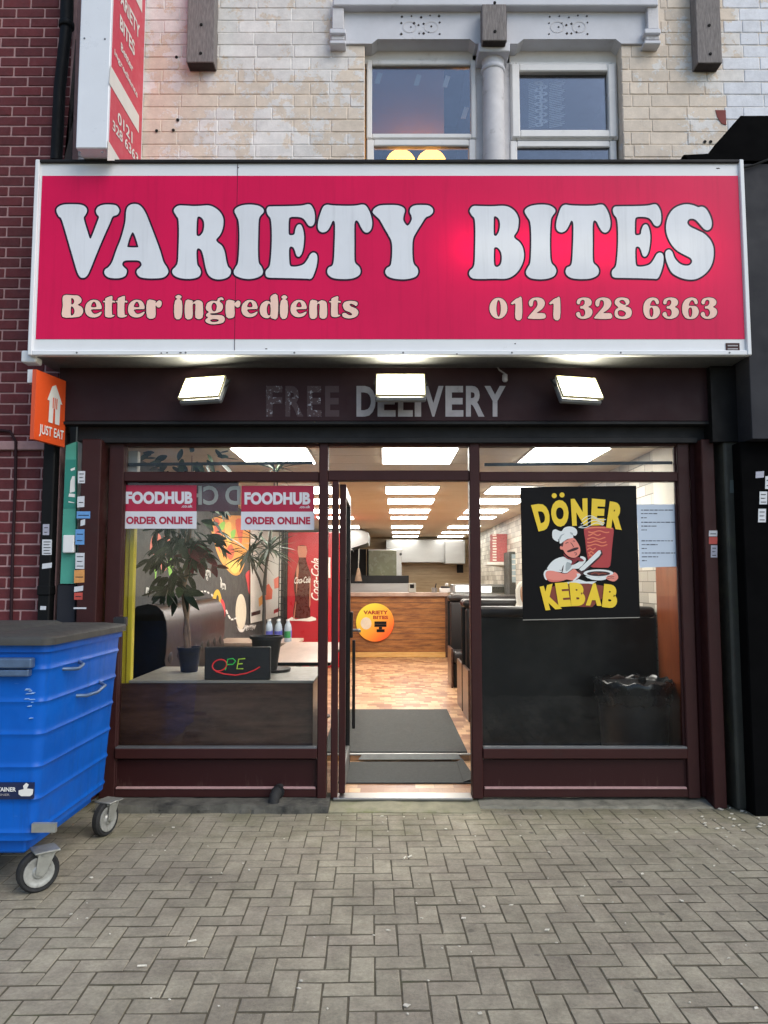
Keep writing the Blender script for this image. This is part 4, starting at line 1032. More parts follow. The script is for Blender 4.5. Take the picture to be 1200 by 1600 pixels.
# ------------------------------------------------------------------ mural on the left wall
mu = thing('wall_mural', 'dark grey painted mural with fruit and chalk drawings on the left interior wall', 'mural', (XLW, 8, 1.3))
for nm, c in (('mu_pink', (236, 130, 110)), ('mu_green', (150, 216, 92)), ('mu_orange', (240, 170, 84)), ('mu_yellow', (244, 210, 110)), ('mu_redorange', (226, 104, 74)), ('mu_cream', (224, 216, 196)), ('mu_white', (226, 226, 222)), ('mu_red', (220, 66, 74)), ('mu_gold', (222, 178, 60))):
    M(nm, c, .7, var=.08, vs=12)
def mz(q): return (225 + q[0] / 5.4545, 820 + q[1] / 5.4545)
lay = [0]
def mural(pts, m, name='drawing', sm=True):
    pts = P(pts) if isinstance(pts, str) else pts
    if sm: pts = crom(pts, 3)
    lay[0] += 1
    part(name, MB().sheet([[atX(*mz(q), XLW + .002 + .0002 * lay[0]) for q in pts]]), m, mu)
mural('55,230 55,150 75,95 105,70 140,90 150,140 175,95 205,90 222,130 215,200 190,250 150,262 100,258', 'mu_pink')
mural('20,345 50,320 95,340 110,370 100,470 92,470 90,390 40,372', 'mu_green'); mural('190,330 230,280 250,360 240,365 236,435 215,430 205,380', 'mu_green')
mural('110,345 160,320 200,345 185,385 155,398 125,380', 'mu_pink')
mural('585,-60 910,-60 905,100 880,250 830,400 780,432 720,395 650,300 600,150', 'mu_orange')
mural('600,-40 640,-40 655,80 645,180 655,240 630,200 605,100', 'mu_redorange'); mural('690,0 740,-20 745,100 735,180 700,120', 'mu_yellow')
mural('720,180 750,170 770,240 740,300 700,250', 'mu_redorange'); mural('780,-40 850,-40 840,80 830,160 800,100', 'mu_redorange')
mural('740,60 780,40 770,110 745,110', 'mu_green'); mural('700,320 780,300 830,330 800,400 760,410', 'mu_yellow'); mural('640,0 690,-30 680,40 650,40', 'mu_green')
mural(ell(826, 742, 46, 152, 40), 'mu_cream', sm=False)
mural('790,860 815,890 850,885 860,850 866,870 845,912 812,908', 'mu_white')
mural('585,660 590,600 615,555 640,560 660,620 662,660 640,655 635,610 620,600 608,660', 'mu_gold')
mural('650,640 672,640 690,690 692,770 682,800 676,740 668,690', 'mu_red'); mural('865,430 885,395 905,400 905,580 890,570 880,500', 'mu_red')
def dots(path, w=12):
    for a, b in path: mural(ribbon([a, ((a[0] + b[0]) / 2, (a[1] + b[1]) / 2), b], w), 'mu_white', 'chalk_stroke', False)
dots([((437, 635), (436, 670)), ((452, 605), (462, 575)), ((480, 572), (500, 568)), ((512, 566), (530, 568)), ((540, 572), (555, 585)), ((575, 590), (585, 610)), ((415, 575), (448, 575)), ((700, 725), (712, 760)), ((718, 770), (735, 800)), ((740, 808), (762, 806)), ((770, 800), (790, 795))], 13)
def squig(x0, y0, x1, y1, h, n, w=8):
    ph = rng.uniform(0, 6)
    pts = [(x0 + (x1 - x0) * t + 3 * math.sin(t * n * 7 + ph), y0 + (y1 - y0) * t + h * math.sin(t * n * 2 * PI + ph) * (1 if int(t * n) % 3 else 1.4)) for t in np.linspace(0, 1, n * 8)]
    mural(ribbon(pts, w), 'mu_white', 'chalk_stroke', False)
squig(15, 560, 105, 550, 26, 5, 9); squig(510, 400, 565, 410, 26, 3, 8); squig(530, 440, 545, 470, 16, 2, 7); squig(650, 430, 660, 500, 14, 2, 8); squig(655, 515, 695, 530, 24, 3, 8)
squig(-5, 760, 80, 720, 24, 4, 10); squig(30, 740, 145, 715, 10, 3, 6); squig(-20, 830, 20, 820, 30, 3, 9); squig(865, 880, 950, 870, 18, 5, 8)
# framed menu posters further along
pz = thing('menu_poster', 'white menu poster with burger pictures on the left interior wall', 'poster', atX(392, 970, XLW))
part('sheet', MB().prism([atX(*q, XLW + .03) for q in P('392,828 440,832 438,962 392,974')], (-.01, 0, 0)), 'white_wall', pz)
for pts, m in (('412,918 420,912 426,922 425,936 414,938', 'mu_redorange'), ('404,935 410,930 412,942 405,948', 'mu_orange'), ('428,905 436,900 437,918 429,920', 'mu_pink'), ('393,957 407,953 407,959 393,963', 'maroon'), ('428,953 437,949 437,955 428,959', 'fridge_red')):
    part('picture', MB().prism([atX(*q, XLW + .034) for q in P(pts)], (-.002, 0, 0)), m, pz)
# yellow post by the window
yp = thing('yellow_post', 'bright yellow boxed post just inside the left window', 'post', (xat(195, 5.62), 5.66, .8))
part('board', MB().box((xat(181, 5.66), 5.66, .5), (xat(199, 5.66), 5.72, 2.0), .004), 'yellow_post', yp)
part('board', MB().box((xat(199.5, 5.64), 5.64, .5), (xat(207, 5.64), 5.70, 2.0), .004), 'yellow_post', yp)
part('post_cap', MB().box((xat(183, 5.66), 5.655, 2.002), (xat(209, 5.66), 5.72, 2.5), .004), 'white_wall', yp)

# ------------------------------------------------------------------ window bench with plants and open sign
wb = thing('window_bench', 'brown woodgrain boxed shelf behind the left shop window', 'bench', (-1.1, 5.9, .044))
bx0, bx1 = xat(172, 5.58), xat(490, 5.58); zb_ = zat(1063, 5.58)
M('grey_top', (150, 146, 136), .5, var=.06)
part('front_panel', MB().box((bx0, 5.58, .046), (bx1, 5.60, zb_ - .022), .002), 'brown_laminate', wb)
part('end_panel', MB().box((bx1 - .02, 5.602, .046), (bx1, 6.45, zb_ - .022), .002), 'brown_laminate', wb)
part('top', MB().box((xat(205, 5.58), 5.572, zb_ - .02), (bx1 + .008, 6.45, zb_), .003), 'grey_top', wb)
def on_bench(px, py): return atZ(px, py, zb_)
def leafmesh(L, W, m, curl=.25):
    mb = MB(); rowsn = 5; vs = []
    for i in range(rowsn + 1):
        t = i / rowsn; w = W * math.sin(PI * min(1, t * .93 + .05)) ** .8; z = -curl * L * t * t
        vs += [(-w / 2, t * L, z), (0, t * L, z - .12 * w), (w / 2, t * L, z)]
    fs = []
    for i in range(rowsn):
        a = i * 3; fs += [(a, a + 1, a + 4, a + 3), (a + 1, a + 2, a + 5, a + 4)]
    me = MB().add(vs, fs).mesh('leaf'); me.materials.append(MATS[m]); me.shade_smooth(); return me
M('leaf_green', (30, 46, 27), .5, var=.3, vs=14, spec=.2); M('leaf_green_light', (56, 76, 44), .5, var=.25, vs=14, spec=.2); M('leaf_burgundy', (98, 24, 36), .5, spec=.2, var=.3, vs=12)
M('strap_green', (70, 84, 52), .45, var=.3, vs=8); M('bark', (132, 108, 88), .85, var=.25, vs=18, bump=.5, bs=50); M('bark_grey', (124, 108, 96), .85, var=.2, vs=14, bump=.3, bs=40)
M('soil', (44, 34, 28), .95, var=.3, vs=40)
def put_leaf(par, me, pos, d, roll, s=1):
    o = bpy.data.objects.new('leaf', me); COL.objects.link(o); o.parent = par
    q = Vector(d).to_track_quat('Y', 'Z') @ Matrix.Rotation(roll, 3, 'Y').to_quaternion()
    o.rotation_mode = 'QUATERNION'; o.rotation_quaternion = q; o.location = Vector(pos) - ORG[par]; o.scale = (s, s, s)
pc = on_bench(292, 1051); pc.y += .07
fi = thing('potted_ficus', 'potted ficus with twisted trunk and dark leaves in small black pot', 'plant', pc)
part('pot', MB().lathe([(.062, 0), (.066, .01), (.088, .16), (.094, .175), (.094, .19), (.086, .19), (.08, .165), (.001, .16)], pc, 24), 'plastic_black', fi, 50)
ft = [at(px, py, pc.y) for px, py in ((292, 1016), (290, 985), (293, 950), (288, 915), (292, 890), (296, 840), (300, 790), (296, 740))]
part('trunk', MB().tube(ft, [.022, .02, .018, .018, .016, .013, .01, .006], 10), 'bark', fi, 60)
part('trunk', MB().tube([p + Vector((.03 * math.sin(i * 1.7 + .5), .02 * math.cos(i * 1.7), 0)) for i, p in enumerate(ft[:6])], [.016, .015, .014, .013, .012, .008], 8), 'bark', fi, 60)
lg3 = leafmesh(.15, .06, 'leaf_green', .75)
lg, lg2, lb = leafmesh(.145, .068, 'leaf_green', .05), leafmesh(.13, .06, 'leaf_green_light', .4), leafmesh(.14, .06, 'leaf_burgundy', .35)
cl = [(285, 745, 62, 26, 20), (300, 790, 50, 26, 20), (292, 828, 55, 20, 26), (284, 856, 44, 20, 40), (250, 878, 30, 10, 10), (268, 905, 30, 16, 18), (322, 850, 24, 14, 8), (265, 925, 26, 8, 8), (300, 712, 66, 14, 12)]
for cx, cy, rx_, ry_, nn_ in cl:
    for k in range(int(nn_ * 1.7)):
        a = rng.uniform(0, 2 * PI); r = math.sqrt(rng.random())
        p = at(cx + rx_ * r * math.cos(a), cy + ry_ * r * math.sin(a), pc.y + rng.gauss(0, .10))
        d = Vector((math.cos(a) * .9 + rng.gauss(0, .3), rng.gauss(0, .7), -.45 + rng.gauss(0, .35)))
        put_leaf(fi, rng.choice((lg, lg, lg3, lg3, lg2)), p, d, rng.uniform(-.9, .9), rng.uniform(.6, 1.1))
for k in range(26):
    p = at(rng.uniform(290, 338), rng.uniform(850, 888), pc.y - .08 + rng.gauss(0, .05))
    put_leaf(fi, lb, p, (rng.uniform(-.5, 1), rng.uniform(-.8, .2), rng.uniform(-.7, .2)), rng.uniform(-.8, .8), rng.uniform(.6, 1.1))
for k in range(8):
    a, b = rng.choice(ft[4:]), at(*rng.choice(cl)[:2], pc.y + rng.gauss(0, .08))
    part('twig', MB().tube([a, (a + b) / 2 + Vector((0, 0, .03)), b], [.007, .005, .003], 6), 'bark', fi)
dc = on_bench(414, 1050); dc.y += .06
da = thing('potted_dracaena', 'potted dracaena with thin canes and strap leaves in large black pot', 'plant', dc)
part('pot', MB().lathe([(.085, .012), (.118, .25), (.132, .252), (.132, .275), (.118, .275), (.11, .24), (.001, .235)], dc, 28), 'plastic_black', da, 50)
part('saucer', MB().lathe([(.11, 0), (.16, .004), (.165, .022), (.15, .02), (.1, .012), (.001, .012)], dc + Vector((.03, 0, 0)), 28), 'plastic_black', da, 50)
Yd = dc.y
canes = [[(412, 992), (413, 950), (412, 920), (415, 890), (421, 858)], [(411, 925), (405, 905), (398, 890), (388, 868)], [(414, 930), (416, 880), (424, 820), (428, 770), (430, 738)]]
for i, c in enumerate(canes):
    part('cane', MB().tube([at(px, py, Yd - .03 * (i == 2)) for px, py in c], [.017, .014, .011, .010, .009][:len(c)] if i == 0 else [.010, .009, .008, .008, .007][:len(c)], 8), 'bark_grey', da, 60)
st1 = leafmesh(.27, .026, 'strap_green', .3); st2 = leafmesh(.24, .022, 'leaf_green', .55); st3 = leafmesh(.2, .014, 'leaf_green_light', .1)
for (hx, hy, nl, sc_) in ((421, 858, 46, 1.0), (388, 866, 34, .9), (430, 736, 24, .9), (404, 842, 12, .8)):
    h = at(hx, hy, Yd)
    for k in range(nl):
        a = 2 * PI * k * .618; e = rng.uniform(-.5, 1.1)
        put_leaf(da, rng.choice((st1, st1, st2, st3)), h + Vector((0, 0, rng.uniform(-.03, .03))), (math.cos(a), math.sin(a) * .8, e), rng.uniform(-.4, .4), sc_ * rng.uniform(.75, 1.1))
op = thing('open_sign', 'small black light-up sign with coloured letters OPE on the window shelf', 'sign', at(371, 1062, 5.60))
oa, oc = at(320, 1011, 5.60), at(422, 1060, 5.60)
part('case', MB().box((oa.x, 5.60, zb_ + .001), (oc.x, 5.64, oa.z), .005), 'plastic_black', op)
for nm, c in (('neon_red', (1, .05, .06)), ('neon_green', (.05, .7, .12)), ('neon_lime', (.55, .8, .08))):
    m, n, l, p_ = newmat(nm); p_.inputs['Base Color'].default_value = (*[v * .5 for v in c], 1); p_.inputs['Emission Color'].default_value = (*c, 1); p_.inputs['Emission Strength'].default_value = .16
tb_ = lambda pts, closed=False: [at(x, y, 5.596) for x, y in pts]
oo = [(343 + 11 * math.cos(t) - 2 * math.sin(t), 1038 + 1.5 + 9 * math.sin(t)) for t in np.linspace(0, 2 * PI, 22)]
part('letter', MB().tube(tb_(oo), .005, 6), 'neon_red', op, 60)
part('letter', MB().tube(tb_(P('352,1047 356,1030 364,1029 368,1033 364,1038 355,1038.5')), .0045, 6), 'neon_green', op, 60)
part('letter', MB().tube(tb_(P('383,1029 373,1030 370,1045 380,1045')), .0045, 6), 'neon_lime', op, 60)
part('letter', MB().tube(tb_(P('371.5,1037.5 379,1037')), .0045, 6), 'neon_lime', op, 60)
part('swoosh', MB().tube(tb_(P('337,1049 350,1053 368,1055 385,1052 398,1047 406,1042')), .005, 6), 'neon_red', op, 60)

# ------------------------------------------------------------------ booth on the left
bo = thing('booth_sofa', 'dark leather booth sofa along the mural wall', 'sofa', (XLW + .3, 7.6, ZF1))
YA, YZ = 6.5, 8.9
def prof_x(pts, y0, y1, xo):   # profile in x-z swept along y
    return MB().rings([[(xo + x, y, z) for x, z in pts] for y in (y0, y1)])
back = [(0, .3), (.30, .3), (.30, .72), (.315, .80), (.30, .87), (.31, .95), (.315, 1.08), (.305, 1.19), (.275, 1.27), (.22, 1.32), (.15, 1.335), (.07, 1.315), (0, 1.24)]
part('backrest', prof_x(back, YA + .03, YZ, XLW + .01), 'leather', bo, 40)
part('end_panel', prof_x([(x - .006 if x < .1 else x + .008, z + (.008 if z > 1 else 0)) for x, z in back], YA, YA + .029, XLW + .012), 'black_board', bo, 40)
for k in range(8):
    yy = YA + .2 + k * .29
    part('tuft', MB().lathe([(.075, -.02), (.07, -.006), (.04, .004), (.001, .006)], (XLW + .32, yy, .87), 12, 'X'), 'leather', bo, 50)
part('seat', MB().box((XLW + .32, YA + .03, .36), (XLW + .80, YZ, .56), .04, 3), 'leather', bo, 40)
part('plinth', MB().box((XLW + .05, YA + .04, ZF1 + .001), (XLW + .75, YZ, .355)), 'black_board', bo)
def table(label, x0, x1, y0, y1, z, m='table_wood'):
    t = thing('dining_table', label, 'table', ((x0 + x1) / 2, (y0 + y1) / 2, ZF1))
    part('top', MB().box((x0, y0, z - .035), (x1, y1, z), .004), m, t)
    part('edge', MB().box((x0 - .003, y0 - .003, z - .030), (x1 + .003, y1 + .003, z - .006)), 'black_board', t)
    cx, cy = (x0 + x1) / 2, (y0 + y1) / 2
    for yy in ((y0 + .4, y1 - .4) if y1 - y0 > 1.2 else (cy,)):
        part('leg', MB().lathe([(.03, ZF1 + .02), (.03, z - .036)], (cx, yy, 0), 12), 'plastic_black', t, 50)
        part('foot', MB().lathe([(.2, ZF1 + .002), (.2, ZF1 + .014), (.04, ZF1 + .03)], (cx, yy, 0), 20), 'plastic_black', t, 50)
table('woodgrain dining table beside the leather booth on the left', -1.08, xat(516, 6.62, 1035), 6.62, 8.70, .85)
cb_ = thing('low_cabinet', 'low pale cabinet against the left wall beyond the booth', 'cabinet', (-1.5, 9.6, ZF1))
part('carcass', MB().box((-2.0, 9.2, ZF1 + .002), (-1.05, 9.95, .76), .004), 'table_wood', cb_)
part('top', MB().box((-2.02, 9.18, .762), (-1.03, 9.97, .80), .004), 'table_wood', cb_)
M('water_clear', (176, 190, 206), .12, var=.1); M('label_blue', (92, 96, 190), .5, var=.1); M('label_green', (60, 150, 90), .5, var=.1)
for k in range(10):
    if k % 5 in (0, 1): continue
    x = -1.62 + (k % 5) * .115; yy = 9.32 + (k // 5) * .12
    t = thing('water_bottle', f'{["","","first","second","third"][k % 5]} clear water bottle from the left in the {["front","back"][k // 5]} row on the low cabinet', 'bottle', (x, yy, .801), 'water bottles on the low cabinet')
    part('bottle', MB().lathe([(.036, .802), (.038, .82), (.038, .95), (.03, 1.0), (.014, 1.03), (.014, 1.05)], (x, yy, 0), 14), 'water_clear', t, 50)
    part('label_band', MB().lathe([(.0392, .85), (.0392, .93)], (x, yy, 0), 14), 'label_green' if k == 4 else 'label_blue', t, 50)
    part('cap', MB().lathe([(.016, 1.048), (.016, 1.068)], (x, yy, 0), 10), 'white_plastic', t)
rk = thing('wire_rack', 'black wire grid rack between the menu poster and the red drinks cooler', 'rack', (xat(441, 12.4), 12.4, ZF1))
ra, rb_ = at(437, 830, 12.4), at(446.5, 964, 12.4)
for k in range(4):
    x = ra.x + (rb_.x - ra.x) * k / 3
    part('wire', MB().tube([(x, 12.4, rb_.z), (x, 12.4, ra.z)], .008, 6), 'plastic_black', rk)
for k in range(14):
    z = rb_.z + (ra.z - rb_.z) * k / 13
    part('wire', MB().tube([(ra.x, 12.4, z), (rb_.x, 12.4, z)], .006, 6), 'plastic_black', rk)
part('post', MB().tube([((ra.x + rb_.x) / 2, 12.42, ZF1), ((ra.x + rb_.x) / 2, 12.42, rb_.z)], .012, 6), 'plastic_black', rk)
# drinks cooler
YK = 12.8
ck = thing('drinks_cooler', 'tall red drinks cooler with bottle picture and white script lettering', 'fridge', (xat(484, YK), YK, ZF1))
ka, kc = at(450, 832, YK), at(530, 1003, YK)
part('cabinet', MB().box((ka.x, YK, ZF1 + .002), (kc.x, YK + .6, ka.z), .01), 'fridge_red', ck)
part('side_strip', pb(444, 832, 449.5, 1003, YK + .02, .5), 'charcoal', ck)
M('cola', (84, 34, 28), .3, var=.25, vs=9); M('cola_hi', (190, 128, 104), .4, var=.1)
bt = '466,853 478,853 480,862 478,872 481,884 486,900 485,920 483,935 485,958 482,966 462,966 458,958 461,935 459,918 460,900 464,884 467,872 465,862'
part('bottle_picture', MB().sheet([[at(x, y, YK - .004) for x, y in crom(P(bt), 3)]]), 'cola', ck)
part('bottle_picture', MB().sheet([[at(x, y, YK - .006) for x, y in P('465.5,853 478.5,853 480,862 478,871 467,871 465,862')]]), 'cola_hi', ck)
for pts in ('463,890 466,878 467,890 463,930', '484,905 485.5,900 485,945 483,950', '460,968 458,968 462,940 463,940'):
    part('highlight', MB().sheet([[at(x, y, YK - .006) for x, y in P(pts)]]), 'cola_hi', ck)
part('script', lettering('Coca-Cola', lambda u, v: at(460 + 25 * u, 912 - 1.5 * u - 10 * v, YK - .009), .012, .4), 'print_white', ck)
part('script', lettering('Coca-Cola', lambda u, v: at(499 - 13 * v, 938 - 66 * u, YK - .006), .012, .4), 'print_white', ck)
part('ice_band', MB().sheet([[at(x, y, YK - .006) for x, y in P('451,967 456,964 462,968 470,967 480,966 487,963 494,966 494,969 484,971 468,970 454,970')]]), 'print_white', ck)
part('door_strip', pb(509, 871, 516, 903, YK - .01, .008), 'print_white', ck)

# ------------------------------------------------------------------ counter and kitchen
YC = 14.5
co = thing('service_counter', 'wood fronted service counter across the back of the shop', 'counter', (.2, YC, ZF1))
ca_, cb2 = at(470, 932, YC), at(696, 1019, YC)
part('front', MB().box((ca_.x, YC, cb2.z), (cb2.x, YC + .5, ca_.z), .004), 'counter_wood', co)
nb_ = 9
for k in range(1, nb_):       # boards
    z = cb2.z + (ca_.z - cb2.z) * k / nb_
    part('board_groove', MB().box((ca_.x, YC - .002, z - .004), (cb2.x, YC + .003, z + .004)), 'brown_laminate', co)
part('top', MB().box((ca_.x, YC - .06, ca_.z + .002), (cb2.x + .06, YC + .55, ca_.z + .07), .006), 'table_wood', co)
part('skirting', MB().box((ca_.x, YC - .02, ZF1 + .002), (cb2.x, YC - .002, cb2.z), .003), 'pine', co)
part('corner_post', MB().box((cb2.x + .002, YC - .004, ZF1 + .002), (cb2.x + .09, YC + .5, ca_.z), .003), 'brown_laminate', co)
part('rail', MB().tube([at(706, 1027, YC), at(706, 932, YC)], .022, 10), 'steel', co, 60)
bd = thing('round_plaque', 'round yellow to orange plaque reading VARIETY BITES on the counter front', 'sign', at(586, 1002, YC - .03))
def plaque():
    m, n, l, p = newmat('plaque'); geo = n.new('ShaderNodeNewGeometry'); sep = n.new('ShaderNodeSeparateXYZ'); l.new(geo.outputs['Position'], sep.inputs[0])
    c0 = at(586, 972, YC); f = math_(n, l, 'ADD', math_(n, l, 'SUBTRACT', sep.outputs[0], c0.x), math_(n, l, 'SUBTRACT', c0.z, sep.outputs[2]))
    l.new(mixc(n, l, mrange(n, l, f, -.42, .45, 0, 1), lin((238, 226, 70)), lin((246, 96, 36))), p.inputs['Base Color']); p.inputs['Roughness'].default_value = .4
plaque()
c0 = at(586, 972.5, YC); r0 = 29.5 * YC / F
part('disc', MB().lathe([(r0, 0), (r0, -.03), (r0 - .006, -.036), (.001, -.036)], (c0.x, YC - .001, c0.z), 40, 'Y'), 'plaque', bd, 40)
M('plaque_red', (160, 34, 22), .5, var=.05)
part('lettering', lettering('VARIETY', rect_fn(568, 954, 606, 960, YC - .041), .04), 'plaque_red', bd)
part('lettering', lettering('BITES', rect_fn(583, 962, 606.5, 967.5, YC - .041), .04), 'plaque_red', bd)
for i, (x0, y0, x1, y1) in enumerate(((585, 971, 604, 975.2), (585, 975.4, 604, 979.5), (592, 979.7, 597, 983), (588.5, 983.2, 601, 987.8))):
    part('print_block', pb(x0, y0, x1, y1, YC - .041, .003), 'dark_hole', bd)
part('print_block', MB().sheet([[at(x, y, YC - .0405) for x, y in ell(572, 974, 8.5, 9.5, 16)]]), 'mu_cream', bd)
kt = thing('pizza_oven', 'large steel pizza oven with greenish glass door behind the counter', 'oven', at(600, 915, 17.0))
oa, oc = at(573, 858, 17.), at(628, 910, 17.)
part('cabinet', MB().box((oa.x, 17., ZF1), (oc.x, 18., oa.z), .01), 'steel', kt)
part('door', MB().box((oa.x + .04, 16.97, oc.z), (oc.x - .12, 16.998, oa.z - .03), .01), 'oven_glass', kt)
part('seal', MB().box((oa.x + .01, 16.985, oc.z - .06), (oc.x - .01, 16.999, oc.z - .004)).box((oa.x + .005, 16.985, oc.z), (oa.x + .038, 16.999, oa.z)), 'dark_hole', kt)
part('knob', MB().lathe([(.03, 0), (.03, -.05)], at(626, 866, 17.), 10, 'Y'), 'plastic_black', kt)
hd = thing('extractor_hood', 'big stainless extractor hood hanging left of the oven', 'hood', at(572, 858, 16.0))
h0 = [at(x, y, 16.0) for x, y in P('505,829 560,827 576,832 575,848 548,857 505,857')]
part('canopy', MB().prism(h0, (0, 1.9, 0)), 'steel', hd)
part('lip', MB().box((h0[5].x, 15.98, h0[4].z - .03), (h0[4].x + .02, 17.9, h0[4].z - .002)), 'steel', hd)
kc_ = thing('kitchen_bench', 'dark steel prep bench behind the service counter', 'counter', at(590, 930, 16.3))
ba, bb = at(505, 908, 16.3), at(640, 930, 16.3)
part('body', MB().box((ba.x, 16.3, ZF1), (bb.x, 16.9, ba.z - .05), .004), 'steel', kc_)
part('splash', MB().box((ba.x, 16.75, ba.z - .05), (bb.x, 16.9, ba.z + .12), .004), 'charcoal', kc_)
part('shelf_back', pb(505, 858, 572, 905, 17.2, .05), 'charcoal', kc_)
bh = thing('steel_canopy', 'long stainless canopy along the kitchen back wall', 'hood', at(660, 880, 19.0))
part('panel', pb(603, 843, 700, 879, 19.0, .55, .01), 'steel', bh)
part('end_box', pb(695, 844, 727, 881, 18.7, .8, .01), 'steel', bh)
solo('wall_socket_box', pb(714, 882, 724, 895, 19.55, .05, .004), 'slate_blue', 'dark control box on the kitchen wall under the canopy', 'box')
cr = thing('card_reader', 'small grey card reader standing on the service counter', 'card reader', at(643, 926, YC + .1))
part('body', MB().box((at(638, 912, YC + .1).x, YC + .1, ca_.z + .071), (at(650, 912, YC + .1).x, YC + .16, at(638, 911, YC + .1).z), .01), 'galv', cr)
part('screen', pb(640.5, 913, 647, 919, YC + .097, .002), 'dark_hole', cr)
tl = thing('counter_caddy', 'small dark and white caddy at the right end of the service counter', 'caddy', at(694, 926, YC + .2))
part('box', MB().box((at(687, 920, YC + .2).x, YC + .2, ca_.z + .071), (at(706, 920, YC + .2).x, YC + .34, at(690, 919, YC + .2).z), .01), 'white_plastic', tl)
part('lid', MB().box((at(689, 920, YC + .2).x, YC + .2, at(690, 919, YC + .2).z + .001), (at(703, 920, YC + .2).x, YC + .32, at(690, 916, YC + .2).z), .01), 'plastic_black', tl)
part('knob', MB().lathe([(.03, .0), (.03, .04), (.001, .05)], at(698, 915, YC + .26), 10), 'white_plastic', tl)
po = thing('sauce_pot', 'small steel pot on the counter left of the caddy', 'pot', at(680, 926, YC + .2))
part('pot', MB().lathe([(.05, ca_.z + .071), (.055, ca_.z + .16), (.05, ca_.z + .16)], (at(679, 926, YC + .2).x, YC + .25, 0), 14), 'steel', po, 50)
part('ladle', MB().tube([(at(679, 926, YC + .2).x, YC + .25, ca_.z + .1), (at(682, 926, YC + .2).x, YC + .25, ca_.z + .24)], .012, 6), 'plastic_black', po)
hl = thing('hanging_ladle_jug', 'brown jug hanging on a thin cord by the extractor hood', 'jug', at(560, 908, 16.05))
jc = at(560, 908, 16.05)
part('jug', MB().lathe([(.075, .0), (.07, .03), (.03, .24), (.02, .27)], jc, 14), 'bark', hl, 50)
part('cord', MB().tube([jc + Vector((0, 0, .26)), at(561, 857, 16.05)], .01, 6), 'galv', hl)
dx_ = thing('display_chiller', 'steel display chiller with lit white panel right of the counter', 'chiller', at(760, 1000, 13.6))
da_, db_ = at(708, 913, 13.6), at(850, 1040, 13.6)
part('cabinet', MB().box((da_.x, 13.6, ZF1 + .002), (db_.x, 14.3, da_.z - .16), .01), 'steel', dx_)
part('head', MB().box((da_.x, 13.65, da_.z - .15), (db_.x, 14.2, da_.z), .008), 'steel', dx_)
m, n, l, p_ = newmat('lit_ticket'); p_.inputs['Emission Color'].default_value = (.9, .95, .95, 1); p_.inputs['Emission Strength'].default_value = .6
part('price_panel', pb(712, 915, 741, 925, 13.635, .01), 'lit_ticket', dx_); part('price_panel', pb(752, 916, 768, 926, 13.635, .01), 'lit_ticket', dx_)
part('glass_front', pb(769, 917, 792, 926, 13.635, .01), 'glassy_dark', dx_)
shf = thing('wall_shelf', 'white wall shelf holding the pizza box stack', 'shelf', at(780, 884, 13.9))
part('board', pb(761, 878, 800, 883, 13.7, .5, .004), 'white_wall', shf)
part('bracket', MB().prism([at(x, y, 13.9) for x, y in P('764,883 796,883 796,889')], (0, .04, 0)), 'white_wall', shf)
part('upright', pb(793.5, 832, 798, 912, 13.72, .06, .004), 'white_wall', shf)
M('box_red', (176, 84, 86), .7, var=.25, vs=40); M('box_white', (224, 212, 202), .7, var=.08)
ords10 = ['lowest', 'second lowest', 'third lowest', 'fourth', 'fifth', 'sixth', 'seventh', 'eighth', 'ninth', 'topmost']
for k in range(10):
    y1_ = 877.6 - k * 4.35
    t = thing('pizza_box', f'{ords10[k]} red and white pizza box in the stack on the white shelf', 'pizza box', at(781, y1_, 13.72), 'stacked pizza boxes')
    dx = rng.uniform(-.6, .6)
    part('box', pb(770 + dx, y1_ - 4.2, 792.5 + dx * .4, y1_, 13.72, .36, .004), 'box_red', t)
    part('flap', pb(770 + dx, y1_ - 3.6, 776 + dx, y1_ - 1.2, 13.712, .007), 'box_white', t)
fg = thing('glass_fridge', 'black framed glass door fridge partly hidden by the kebab poster', 'fridge', at(810, 912, 12.9))
part('frame', pb(795.5, 862, 850, 1010, 12.9, .6, .01), 'plastic_black', fg)
M('cold_lit', (150, 168, 176), .2, var=.3, vs=9)
part('door_glass', pb(799.5, 866, 846, 910, 12.89, .008), 'cold_lit', fg)
for yy in (873, 881, 890, 899): part('shelf', pb(800, yy, 845, yy + 1.8, 12.88, .008), 'white_wall', fg)

# ------------------------------------------------------------------ benches on the right, black board, bin, customer
def bench(label, y_back, facing, x0=.75, x1=XRW - .01, top=1.33):
    t = thing('booth_bench', label, 'bench', ((x0 + x1) / 2, y_back, ZF1)); s = facing
    yb = lambda a, b: (min(y_back + s * a, y_back + s * b), max(y_back + s * a, y_back + s * b))
    lo, hi = yb(0, .02); part('back_panel', MB().box((x0, lo, ZF1 + .002), (x1, hi, top - .09), .003), 'black_board', t)
    lo, hi = yb(.021, .14); part('backrest', MB().box((x0 + .03, lo, .5), (x1, hi, top - .095), .03, 3), 'leather', t, 40)
    lo, hi = yb(-.02, .16); part('roll_top', MB().box((x0, lo, top - .09), (x1, hi, top), .04, 4), 'leather', t, 40)
    lo, hi = yb(.141, .58); part('seat', MB().box((x0 + .03, lo, .42), (x1, hi, .58), .04, 3), 'leather', t, 40)
    lo, hi = yb(.022, .55); part('plinth', MB().box((x0 + .04, lo, ZF1 + .002), (x1, hi, .415), .003), 'black_board', t)
    lo, hi = yb(.0, .57); part('end_panel', MB().box((x0, lo + .021 * (s > 0), ZF1 + .002), (x0 + .028, hi, .62), .004), 'brown_laminate', t)
bench('black booth bench turned away behind the right window', 6.25, 1)
bench('black booth bench facing the window behind the first table', 8.55, -1, .86)
bench('black booth bench turned away in the second bay on the right', 8.62, 1, .86)
bench('black booth bench nearest the counter on the right', 11.0, -1, .9)
table('dining table between the first two benches on the right', 1.0, XRW - .05, 7.05, 7.65, .85)
